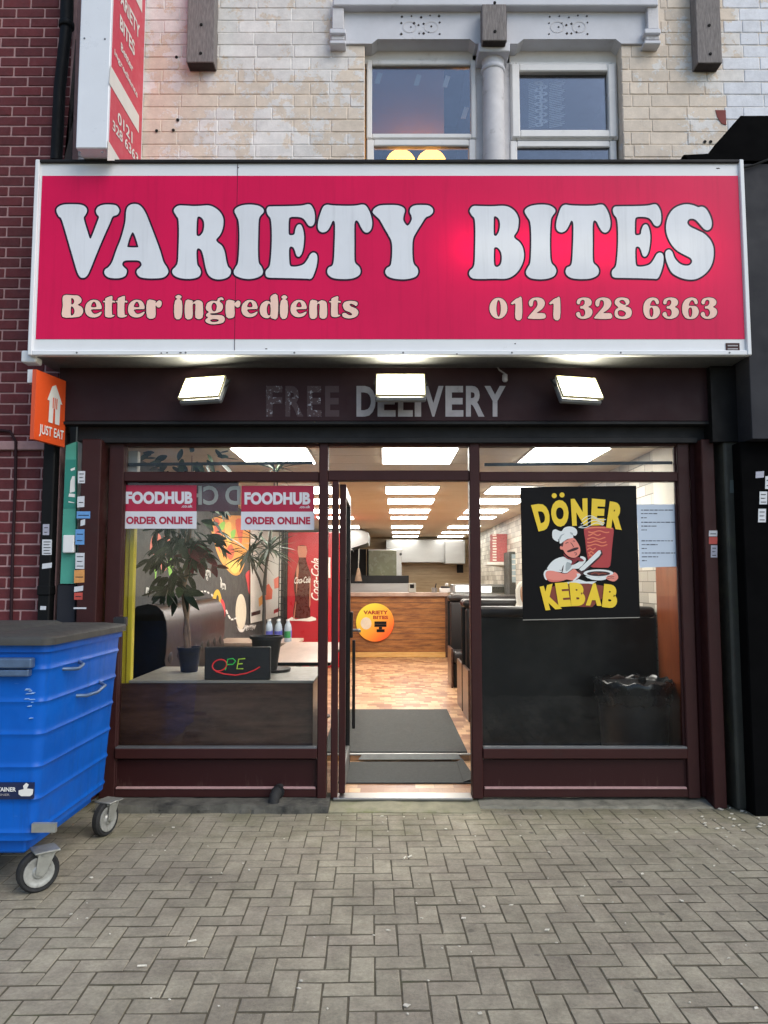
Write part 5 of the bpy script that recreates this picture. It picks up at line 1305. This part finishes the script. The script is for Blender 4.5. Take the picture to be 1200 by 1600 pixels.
table('dining table in the second bay on the right', 1.05, XRW - .05, 9.6, 10.2, .85)
lbn = thing('litter_bin', 'black litter bin lined with a shiny black bag behind the right window', 'bin', at(989, 1170, 5.95))
bc = at(989, 1062, 5.93); bc.z = .046
part('tub', MB().lathe([(.22, 0), (.23, .02), (.265, .70), (.272, .72)], bc, 30), 'plastic_black', lbn, 50)
bag = MB(); L = []
for (r, z) in ((.268, .58), (.279, .62), (.285, .70), (.290, .735), (.281, .75), (.26, .74), (.24, .70), (.2, .6)):
    L.append([(bc.x + (r + .008 * math.sin(k * 2.3 + z * 30) + rng.uniform(-.004, .004)) * math.cos(2 * PI * k / 44), bc.y + (r + .006 * math.sin(k * 1.7 + z * 20)) * math.sin(2 * PI * k / 44), bc.z + z + .012 * math.sin(k * 1.9 + r * 40) + rng.uniform(-.004, .004)) for k in range(44)])
bag.rings(L, False); part('bag', bag, 'bin_bag', lbn, 80)
part('handle', MB().lathe([(.02, 0), (.03, .01), (.03, .05), (.001, .06)], bc + Vector((.02, -.15, .73)), 12), 'bin_bag', lbn, 60)

# seated customer with a white headscarf
def person():
    base = at(822, 927, 8.15)
    t = thing('person', 'seated person in a white headscarf partly hidden by the kebab poster', 'person', (base.x, 8.15, ZF1))
    cx, cy, hz_ = base.x, 8.15, base.z
    J = {'pel': (0, .12, .68), 'sp': (0, .12, .95), 'ch': (0, .10, 1.08), 'nk': (0, .06, hz_ - .17), 'hd0': (0, .03, hz_ - .08), 'hd1': (0, 0, hz_ + .05),
         'sl': (-.17, .10, 1.12), 'el': (-.22, .02, .92), 'wl': (-.12, -.22, .88), 'sr': (.17, .10, 1.12), 'er': (.22, .02, .92), 'wr': (.12, -.22, .88),
         'hl': (-.10, .08, .66), 'kl': (-.12, -.36, .62), 'al': (-.12, -.38, .2), 'tl': (-.12, -.52, .15), 'hr': (.10, .08, .66), 'kr': (.12, -.36, .62), 'ar': (.12, -.38, .2), 'tr': (.12, -.52, .15)}
    rad = {'pel': .15, 'sp': .13, 'ch': .15, 'nk': .055, 'hd0': .075, 'hd1': .085, 'sl': .065, 'el': .045, 'wl': .03, 'sr': .065, 'er': .045, 'wr': .03, 'hl': .09, 'kl': .065, 'al': .042, 'tl': .035, 'hr': .09, 'kr': .065, 'ar': .042, 'tr': .035}
    E = [('pel', 'sp'), ('sp', 'ch'), ('ch', 'nk'), ('nk', 'hd0'), ('hd0', 'hd1'), ('ch', 'sl'), ('sl', 'el'), ('el', 'wl'), ('ch', 'sr'), ('sr', 'er'), ('er', 'wr'), ('pel', 'hl'), ('hl', 'kl'), ('kl', 'al'), ('al', 'tl'), ('pel', 'hr'), ('hr', 'kr'), ('kr', 'ar'), ('ar', 'tr')]
    ks = list(J); me = bpy.data.meshes.new('body'); o3 = Vector((0, 0, -ZF1))
    verts = [Vector(J[k]) + o3 for k in ks]; edges = [(ks.index(a), ks.index(b)) for a, b in E]; rr = [rad[k] for k in ks]
    for side, w in ((-1, 'wl'), (1, 'wr')):               # five fingers, resting on the table edge
        wi = ks.index(w); W = verts[wi]
        pm_ = len(verts); verts.append(W + Vector((-side * .02, -.07, -.01))); rr.append(.026); edges.append((wi, pm_))
        for f in range(5):
            x = (f - 2) * .018
            if f == 0: a, b = Vector((-side * .05, -.02, 0)), Vector((-side * .07, -.05, -.01))
            else: a, b = Vector((x, -.05, 0)), Vector((x, -.09 + abs(f - 2.5) * .008, -.018))
            i0 = len(verts); verts += [verts[pm_] + a, verts[pm_] + b]; rr += [.0095, .008]; edges += [(pm_, i0), (i0, i0 + 1)]
    me.from_pydata([tuple(v) for v in verts], edges, [])
    me.materials.append(MATS['coat'])
    b = bpy.data.objects.new('body', me); COL.objects.link(b); b.parent = t
    b.modifiers.new('skin', 'SKIN'); sm_ = b.modifiers.new('sub', 'SUBSURF'); sm_.levels = 1; sm_.render_levels = 2
    for v, r in zip(me.skin_vertices[0].data, rr): v.radius = (r, r)
    me.skin_vertices[0].data[0].use_root = True
    ORG[b] = ORG[t]
    c = Vector((cx, cy, hz_))
    # face
    loops = []
    for z, w, d in ((-.115, .03, .05), (-.095, .052, .075), (-.06, .066, .088), (-.02, .072, .094), (.02, .074, .092), (.06, .07, .08), (.09, .05, .05)):
        loops.append([c + Vector((w * math.cos(a), -d * math.sin(a) + .01, z)) for a in np.linspace(0, 2 * PI, 24, endpoint=False)])
    fc = part('face', MB().rings(loops), 'skin', t, 80)
    part('nose', MB().lathe([(.016, -.02), (.012, .0), (.005, .035)], c + Vector((0, -.088, -.02)), 10), 'skin', fc, 80)
    for s in (-1, 1):
        part('eye', MB().lathe([(.012, -.004), (.013, 0), (.001, .004)], c + Vector((s * .032, -.079, .008)), 10, 'Y'), 'dark_hole', fc)
        part('brow', MB().tube([c + Vector((s * .018, -.084, .03)), c + Vector((s * .048, -.074, .03))], .004, 6), 'dark_hole', fc)
    part('mouth', MB().tube([c + Vector((-.024, -.08, -.065)), c + Vector((0, -.086, -.066)), c + Vector((.024, -.08, -.065))], .005, 6), 'lip', fc)
    # headscarf
    L = []
    for z, w, d, fr in ((-.30, .20, .15, .0), (-.22, .17, .13, .0), (-.15, .115, .10, .02), (-.10, .10, .10, .055), (-.03, .105, .115, .075), (.04, .105, .115, .07), (.085, .09, .10, .045), (.12, .06, .07, .0), (.135, .02, .025, .0)):
        row_ = []
        for a in np.linspace(0, 2 * PI, 32, endpoint=False):
            x, yy = w * math.cos(a), -d * math.sin(a)
            if yy < 0: yy = yy + fr * max(0, math.sin(a)) ** 2 * 1.0
            row_.append(c + Vector((x * (1 + .02 * math.sin(a * 7 + z * 60)), yy + .02, z)))
        L.append(row_)
    part('headscarf', MB().rings(L), 'scarf', t, 80)
M('coat', (52, 52, 58), .85, var=.15); M('skin', (196, 146, 118), .55, var=.06); M('lip', (150, 86, 76), .5, var=.05); M('scarf', (226, 222, 212), .85, var=.05, vs=8)
person()

# ------------------------------------------------------------------ mats in the doorway
mt = solo('door_mat', MB().box((xat(530, 6.0, 1210), 5.83, .0455), (xat(733, 6.0, 1210), 6.48, .056), .004), 'mat_grey', 'grey doormat just inside the threshold', 'mat')
part('lifted_edge', MB().prism([(xat(733, 6.0, 1210) - .06, 5.83, .057), (xat(733, 6.0, 1210) + .03, 5.86, .075), (xat(733, 6.0, 1210) + .0, 6.5, .07), (xat(733, 6., 1210) - .05, 6.47, .058)], (0, 0, .004)), 'mat_grey', mt)
solo('floor_runner', MB().box((-.52, 6.59, .1015), (.70, 8.70, .113), .004), 'mat_grey', 'large grey floor mat on the raised floor', 'mat')
M('ramp_grey', (116, 118, 114), .7, var=.2, vs=9)
solo('fallen_flap', MB().prism([(xat(560, 6.5, 1188), 6.505, .066), (xat(722, 6.5, 1188), 6.505, .068), (xat(716, 6.5, 1188), 6.544, .10), (xat(566, 6.5, 1188), 6.544, .098)], (0, .004, .004)), 'ramp_grey', 'grey ramp strip leaning against the step edge', 'ramp')

# ------------------------------------------------------------------ prints on the glass
YX = YP - .0035
kb = thing('kebab_poster', 'black poster with yellow DÖNER KEBAB lettering and cartoon chef', 'poster', at(905, 967, YX))
M('poster_black', (13, 12, 13), .5, var=.06, vs=3, spec=.15)
part('sheet', MB().prism([at(x, y, YX) for x, y in P('813,761 994,759 1000,964 817,968')], (0, .002, 0)), 'poster_black', kb)
part('edge_reflection', MB().prism([at(x, y, YX) for x, y in P('817,968.1 1000,964.1 1000,965.3 817,969.4')], (0, .002, 0)), 'grey_top', kb)  # pale line painting the glass reflection along the poster's lower edge
for nm, c in (('po_yellow', (240, 204, 44)), ('po_white', (226, 230, 228)), ('po_pink', (232, 140, 124)), ('po_pink2', (216, 112, 100)), ('po_dark', (54, 16, 22)), ('po_scarf', (128, 28, 40)), ('po_red', (176, 56, 58)), ('po_light', (224, 122, 90)), ('po_brown', (130, 56, 38)), ('po_grey', (170, 178, 178))):
    M(nm, c, .45, var=.03)
pl_ = [0]
def pz_(q): return (820 + q[0] / 6.6667, 800 + q[1] / 6.6667)
def pshape(pts, m, sm=2, name='picture'):
    pts = P(pts) if isinstance(pts, str) else pts
    if sm: pts = crom(pts, sm)
    pl_[0] += 1
    part(name, MB().sheet([[at(*pz_(q), YX - .0012 - .00012 * pl_[0]) for q in pts]]), m, kb)
pshape('320,745 480,725 560,700 640,725 750,722 690,760 650,800 480,790', 'po_white', 0)
pshape('240,800 330,760 500,745 660,745 860,775 900,820 700,990 480,985 330,990 280,960', 'po_brown', 0)
pshape('235,580 270,530 320,490 400,465 450,490 490,510 490,550 530,540 570,510 580,460 630,475 630,520 560,590 500,590 440,635 390,630 380,605 330,605 240,595', 'po_white')
pshape('385,600 405,550 395,625', 'po_dark'); pshape('440,520 490,545 470,590 430,620 425,570', 'po_grey')
pshape('615,180 660,155 740,148 880,155 925,175 920,260 905,400 890,560 840,580 740,578 690,570 660,500 640,400 630,290', 'po_red')
pshape('618,185 660,160 740,152 880,160 920,178 860,172 740,168 660,176', 'po_light')
for (y, x0, x1, ph) in ((205, 660, 880, 0), (235, 660, 790, 1), (275, 650, 840, 2), (310, 650, 850, .5), (345, 650, 860, 1.2), (385, 650, 740, 2), (420, 660, 720, 0), (450, 665, 700, 1)):
    pshape(ribbon([(x0 + (x1 - x0) * t, y + 9 * math.sin(t * 9 + ph)) for t in np.linspace(0, 1, 16)], 13), 'po_light', 0)
pshape('520,640 560,600 800,395 812,440 780,480 640,610 600,660', 'po_dark', 0)
pshape('565,595 765,402 785,398 795,425 775,460 620,603 590,615', 'po_white', 0)
pshape('395,320 440,290 505,268 545,310 575,370 575,430 545,465 510,478 460,465 420,430 400,395 375,390 365,370 375,352 392,362', 'po_pink')
pshape('372,325 402,310 398,345 392,362 376,350', 'po_dark'); pshape('285,235 290,195 320,180 355,195 385,200 405,170 445,152 500,155 540,185 545,225 525,248 500,243 505,268 440,283 378,327 362,320 360,285 345,285 350,310 315,297 290,270', 'po_white')
pshape('350,290 375,240 420,225 385,250 365,300', 'po_grey'); pshape('470,210 500,220 500,240 480,230', 'po_grey')
pshape('440,405 475,390 510,375 555,368 557,384 520,402 485,412 450,420', 'po_dark')
pshape(ribbon([(478, 318), (492, 335), (508, 362), (500, 368)], 6), 'po_dark', 0); pshape(ribbon([(425, 330), (440, 318), (455, 320)], 6), 'po_dark', 0); pshape(ribbon([(500, 305), (512, 300), (522, 308)], 6), 'po_dark', 0)
pshape(ribbon([(515, 425), (535, 425), (540, 440), (525, 450)], 6), 'po_dark', 0)
pshape('405,430 450,475 510,485 560,468 620,508 570,515 555,500 540,515 500,550 480,545 500,505 450,492 415,465', 'po_scarf')
pshape('195,650 215,605 290,592 380,612 370,628 260,612 222,640 235,705 212,700', 'po_white')
pshape('215,645 235,614 300,614 380,636 440,640 510,590 550,625 585,655 520,715 440,702 400,715 330,728 260,725 225,692', 'po_pink')
pshape('225,690 300,712 400,708 330,728 260,725', 'po_pink2'); pshape('540,640 585,655 520,715 500,712 545,670', 'po_white')
pshape(ell(768, 638, 156, 40, 30), 'po_white', 0); pshape('630,668 700,705 790,712 845,700 860,672 770,680', 'po_white'); pshape(ell(768, 642, 122, 26, 26), 'po_dark', 0)
pshape(ribbon([(690, 645), (730, 632), (780, 640)], 12), 'po_brown', 0); pshape(ribbon([(760, 652), (810, 636), (850, 644)], 12), 'po_brown', 0)
pshape('845,692 866,662 915,652 930,625 962,648 972,690 935,722 890,716', 'po_pink')
for k in (0, 1): pshape(ribbon([(860, 676 + 18 * k), (900, 668 + 18 * k), (930, 672 + 18 * k)], 5), 'po_dark', 0)
def pl2(q): return (800 + q[0] / 4.2857, 750 + q[1] / 4.2857)
Yk = YX - .0012 - .00012 * (pl_[0] + 2)
for ch, q in (('D', '127,168 240,150 262,325 178,345'), ('O', '255,140 375,128 382,308 270,318'), ('N', '393,127 505,122 507,304 403,307'), ('E', '535,124 627,132 615,302 528,306'), ('R', '655,142 760,160 735,335 630,318'),
              ('K', '185,715 282,692 335,862 225,873'), ('E', '287,690 374,685 397,845 313,851'), ('B', '383,685 487,690 492,840 398,845'), ('A', '505,690 600,693 600,843 493,840'), ('B', '617,695 712,705 700,862 602,850')):
    q = P(q); part('letter', lettering(ch, quad_fn(*q, Yk, pl2), .07), 'po_yellow', kb)
for cx, cy in ((283, 105), (335, 100)): part('letter_dot', MB().sheet([[at(*pl2(p), Yk) for p in ell(cx, cy, 17, 17, 18)]]), 'po_yellow', kb)
for k in range(4):
    pts = [(560 + 250 * t + 12 * k, 158 - 26 * k - 70 * t * (1 - t) - 12 * t + 22 * math.sin(t * 6 + k)) for t in np.linspace(0, 1, 18)]
    part('steam', MB().sheet([[at(*pz_(p), Yk - .0003 - .00012 * k) for p in ribbon(pts, 7)]]), 'po_white', kb)
nt = thing('notice', 'pale blue-white printed notice taped right of the kebab poster', 'notice', at(1030, 885, YX))
M('paper_blue', (202, 214, 228), .6, var=.03)
part('sheet', MB().prism([at(x, y, YX) for x, y in P('994.5,788 1063,788 1066,885 999.5,887')], (0, .001, 0)), 'paper_blue', nt)
M('ink', (74, 80, 96), .6, var=.2, vs=220)
for y_, w in ((797, 50), (802.5, 27), (809, 9), (816, 55), (822, 26), (828, 9), (845, 50), (851, 26), (857, 9), (864, 54), (870, 27), (876, 9)):
    x = 1001.5 + (y_ - 797) * .02; xe = 1001.5 + w; ln = MB()
    while x < xe - 1:
        e = min(xe, x + rng.uniform(3, 9)); h = rng.uniform(.55, .8)
        ln.prism([at(px, py, YX - .001) for px, py in ((x, y_ - h), (e, y_ - h), (e, y_ + h), (x, y_ + h))], (0, .0005, 0)); x = e + 1.1
    part('print_line', ln, 'ink', nt)
M('fh_red', (168, 16, 58), .4, var=.03); M('fh_white', (212, 212, 218), .5, var=.03)
def foodhub(x0, y0, x1, ym, y1, lab):
    t = thing('window_sticker', lab, 'sticker', at((x0 + x1) / 2, y1, YX), 'red and white order online stickers')
    part('upper', pb(x0, y0, x1, ym, YX, .0015), 'fh_red', t); part('lower', pb(x0 - .8, ym, x1 + .4, y1, YX, .0015), 'fh_white', t)
    w = x1 - x0
    part('lettering', lettering('FOODHUB', rect_fn(x0 + w * .04, y0 + 10, x0 + w * .95, y0 + 29.5, YX - .0015), .05), 'fh_white', t)
    part('lettering', lettering('.co.uk', rect_fn(x0 + w * .80, y0 + 30.5, x0 + w * .95, y0 + 35, YX - .0015), .02), 'fh_white', t)
    part('lettering', lettering('ORDER ONLINE', rect_fn(x0 + w * .045, ym + 8, x0 + w * .95, ym + 20, YX - .0015), .045), 'fh_red', t)
foodhub(192, 758, 306.5, 799, 826, 'red and white order online sticker on the far left of the left window')
foodhub(377.5, 759, 490.5, 799.5, 828, 'red and white order online sticker near the door on the left window')
st_ = thing('window_reflection', 'reflected maroon sign with mirrored pale FRIED CHICKEN lettering, modelled as a strip inside the left window', 'strip', at(320, 800, YP + .03))  # reflection of a sign across the street, modelled as a coloured strip
M('reflection_maroon', (92, 34, 50), .45, var=.08); M('reflection_letter', (184, 180, 172), .5, var=.1)
part('strip', pb(186, 753, 372, 799, YP + .03, .003), 'reflection_maroon', st_)
part('lettering', lettering('D CHICKEN', rect_fn(192, 759, 376, 789, YP + .028), .03, mirror=True), 'reflection_letter', st_)
# ------------------------------------------------------------------ blue wheeled waste container
def bin_paint():
    m, n, l, p = newmat('bin_blue'); geo = n.new('ShaderNodeNewGeometry'); pos = geo.outputs['Position']
    st = n.new('ShaderNodeMapping'); st.inputs['Scale'].default_value = (6, 6, .5); l.new(pos, st.inputs['Vector'])
    hs = n.new('ShaderNodeMapping'); hs.inputs['Scale'].default_value = (2, 2, 26); l.new(pos, hs.inputs['Vector'])
    c = mixc(n, l, mrange(n, l, noise(n, l, pos, 2.4, 6, .6), .35, .65, 0, 1), lin((0, 96, 196)), lin((4, 84, 178)))
    c = mixc(n, l, mrange(n, l, noise(n, l, st.outputs[0], 3, 7, .7), .55, .75, 0, .45), c, lin((22, 62, 118)))       # drips
    c = mixc(n, l, mrange(n, l, noise(n, l, hs.outputs[0], 4, 5, .7), .69, .72, 0, .55), c, lin((120, 164, 214)))     # scrapes
    c = mixc(n, l, mrange(n, l, noise(n, l, pos, 7, 9, .8), .66, .70, 0, .6), c, lin((50, 66, 90)))                   # grime
    l.new(c, p.inputs['Base Color']); l.new(mrange(n, l, noise(n, l, pos, 6, 6, .7), .3, .7, .3, .55), p.inputs['Roughness']); p.inputs['Specular IOR Level'].default_value = .3
    l.new(bumpn(n, l, noise(n, l, pos, 3.5, 3, .5), .5, .02), p.inputs['Normal'])
bin_paint()
M('bin_lid', (62, 61, 58), .6, var=.15, vs=5, bump=.1, bs=60, dirt=(72, 70, 66), ds=4, dt=.55)
M('bin_steel', (96, 118, 148), .4, metal=.5, var=.2, vs=20)
bn = thing('waste_container', 'large bright blue wheeled waste container with dark lid at the left', 'waste bin', (-2.32, 4.36, 0))
BX0, BX1, BY0, BY1 = -2.98, -1.665, 3.86, 4.93
def rr(x0, x1, y0, y1, z, r, n=5):
    out = []
    for cx, cy, a0 in ((x1 - r, y1 - r, 0), (x0 + r, y1 - r, PI / 2), (x0 + r, y0 + r, PI), (x1 - r, y0 + r, 1.5 * PI)):
        for k in range(n + 1):
            a = a0 + PI / 2 * k / n; out.append((cx + r * math.cos(a), cy + r * math.sin(a), z))
    return out
prof = []; zt_ = 1.225; zb0 = .27
for k in range(97):
    t = k / 96; z = zb0 + (zt_ - zb0) * t
    ins = .055 * (1 - t)                          # tapers towards the bottom
    w = abs((t * 6.0 + .25) % 1.0 - .5)           # narrow pressed beads
    ins -= .007 * max(0, 1 - (w / .08) ** 2)
    prof.append((z, ins))
loops = [rr(BX0 + i, BX1 - i, BY0 + i * .8, BY1 - i, z, .05) for z, i in prof]
body = part('body', MB().rings(loops), 'bin_blue', bn, 28)
part('underframe', MB().box((BX0 + .12, BY0 + .10, .19), (BX1 - .12, BY1 - .10, .268), .01), 'bin_blue', bn)
part('rim', MB().rings([rr(BX0 - .012, BX1 + .012, BY0 - .012, BY1 + .012, z, .05) for z in (1.19, 1.228)]), 'bin_blue', bn, 30)
# comb bar on the front
part('lifting_bar', MB().box((BX0 + .05, BY0 - .05, 1.115), (BX1 - .06, BY0 - .0, 1.165), .008, 2), 'bin_steel', bn)
part('lifting_bar', MB().box((BX0 + .05, BY0 - .042, 1.075), (BX1 - .075, BY0 + .0, 1.108), .006, 2), 'bin_steel', bn)
# lid
lid = part('lid', MB().rings([rr(BX0 - .03, BX1 + .035, BY0 - .045, BY1 + .03, 1.226, .06), rr(BX0 - .03, BX1 + .035, BY0 - .045, BY1 + .03, 1.258, .06), rr(BX0 - .022, BX1 + .026, BY0 - .037, BY1 + .022, 1.268, .06), rr(BX0 + .03, BX1 - .06, BY0 + .03, BY1 - .05, 1.280, .06)]), 'bin_lid', bn, 40)
part('raised_panel', MB().rings([rr(BX0 + .06, BX1 - .30, BY0 + .10, BY1 - .1, 1.276, .05), rr(BX0 + .09, BX1 - .34, BY0 + .14, BY1 - .14, 1.298, .05)]), 'bin_lid', lid, 30)
part('grip_slot', MB().box((BX1 - .62, BY0 - .047, 1.232), (BX1 - .40, BY0 - .03, 1.252), .003), 'dark_hole', lid)
part('hinge', MB().box((BX1 - .06, BY1 + .005, 1.25), (BX1 + .02, BY1 + .06, 1.31), .008), 'plastic_black', lid)
# handles on the side: curved bars standing off
def handle(y0, y1, z0, z1):
    x = BX1 - .02
    pts = [(x, y0, z0), (x + .05, y0 + .02, z0 - .002), (x + .058, (y0 + y1) / 2, (z0 + z1) / 2 - .012), (x + .05, y1 - .02, z1), (x, y1, z1 + .02)]
    part('handle', MB().tube(pts, .0095, 8), 'bin_steel', bn, 60)
handle(4.06, 4.26, 1.085, 1.09); handle(4.28, 4.60, .915, .93)
# plates and print
M('wheel_silver', (168, 168, 162), .42, metal=.35, var=.25, vs=26, dirt=(96, 94, 88), ds=18, dt=.55)
M('decal_navy', (22, 34, 72), .45, var=.06)
zd = zat(1222, BY0 + .03), zat(1247, BY0 + .03)
part('decal', MB().box((xat(-60, BY0 + .03, 1235), BY0 + .012, zd[1]), (xat(54, BY0 + .03, 1235), BY0 + .03, zd[0])), 'decal_navy', bn)
part('decal_print', lettering('CONTAINER', rect_fn(-24, 1230, 25, 1237, BY0 + .010), .03), 'print_white', bn)
part('decal_print', lettering('CONTAINER', rect_fn(-24, 1240, 15, 1243.5, BY0 + .010), .02), 'letter_grey', bn)
part('decal_emblem', MB().sheet([[at(x, y, BY0 + .010) for x, y in P('29,1235 37,1233 36,1228 41,1223 45,1226 42,1232 52,1233 51,1241 47,1244 33,1244 29,1241')]]), 'print_white', bn)
part('id_plate', MB().box((xat(49, BY0 + .03, 1295), BY0 + .030, zat(1301, BY0 + .03)), (xat(86, BY0 + .03, 1295), BY0 + .055, zat(1287, BY0 + .03))), 'galv', bn)
M('scrape', (150, 186, 226), .6, var=.2, vs=40)
for k in range(11):                               # scrapes where the front corner has been knocked
    z = rng.uniform(.86, 1.02); w = rng.uniform(.012, .035); x = BX1 - .085 + rng.uniform(-.02, .02)
    part('scrape', MB().prism([(x - w / 2, BY0 + .006, z), (x + w / 2, BY0 + .0065, z + .002), (x + w * .4, BY0 + .0065, z + rng.uniform(.003, .007)), (x - w * .3, BY0 + .006, z + .004)], (0, .012, 0)), 'scrape', bn)
# castors
def castor(x, y, rot):
    c = Vector((x, y, .1)); R = Matrix.Rotation(rot, 3, 'Z')
    def tr(mb):
        for v in mb.v: v.xyz = c + R @ v
        return mb
    cs = part('castor', tr(MB().lathe([(.05, .078), (.05, .10)], (0, .03, 0), 16).box((-.06, -.03, .095), (.06, .09, .104), .002)), 'galv', bn, 40)
    part('tyre', tr(MB().lathe([(.073, -.02), (.09, -.024), (.1, -.014), (.1, .014), (.09, .024), (.073, .02)], (0, 0, 0), 28, 'X')), 'rubber', cs, 40)
    part('rim', tr(MB().lathe([(.074, -.016), (.073, -.026), (.066, -.027), (.058, -.023), (.034, -.0225), (.026, -.031), (.001, -.031)], (0, 0, 0), 24, 'X')), 'wheel_silver', cs, 40)
    part('rim', tr(MB().lathe([(.074, .016), (.073, .026), (.066, .027), (.058, .023), (.034, .0225), (.026, .031), (.001, .031)], (0, 0, 0), 24, 'X')), 'wheel_silver', cs, 40)
    for s in (-1, 1):
        f = [(s * .036, -.02, -.005), (s * .036, .012, -.018), (s * .036, .03, .0), (s * .036, .075, .095), (s * .036, -.01, .095)]
        part('fork', tr(MB().prism(f, (s * .005, 0, 0))), 'galv', cs)
    part('axle', tr(MB().lathe([(.011, -.044), (.011, .044)], (0, 0, 0), 10, 'X')), 'galv', cs)
a_ = atZ(60, 1397, 0); b_ = atZ(166, 1308, 0)
castor(a_.x - .02, a_.y + .03, math.radians(-52)); castor(b_.x - .02, b_.y + .03, math.radians(-20))
castor(BX0 + .12, a_.y + .03, .3); castor(BX0 + .12, b_.y + .03, -.2)
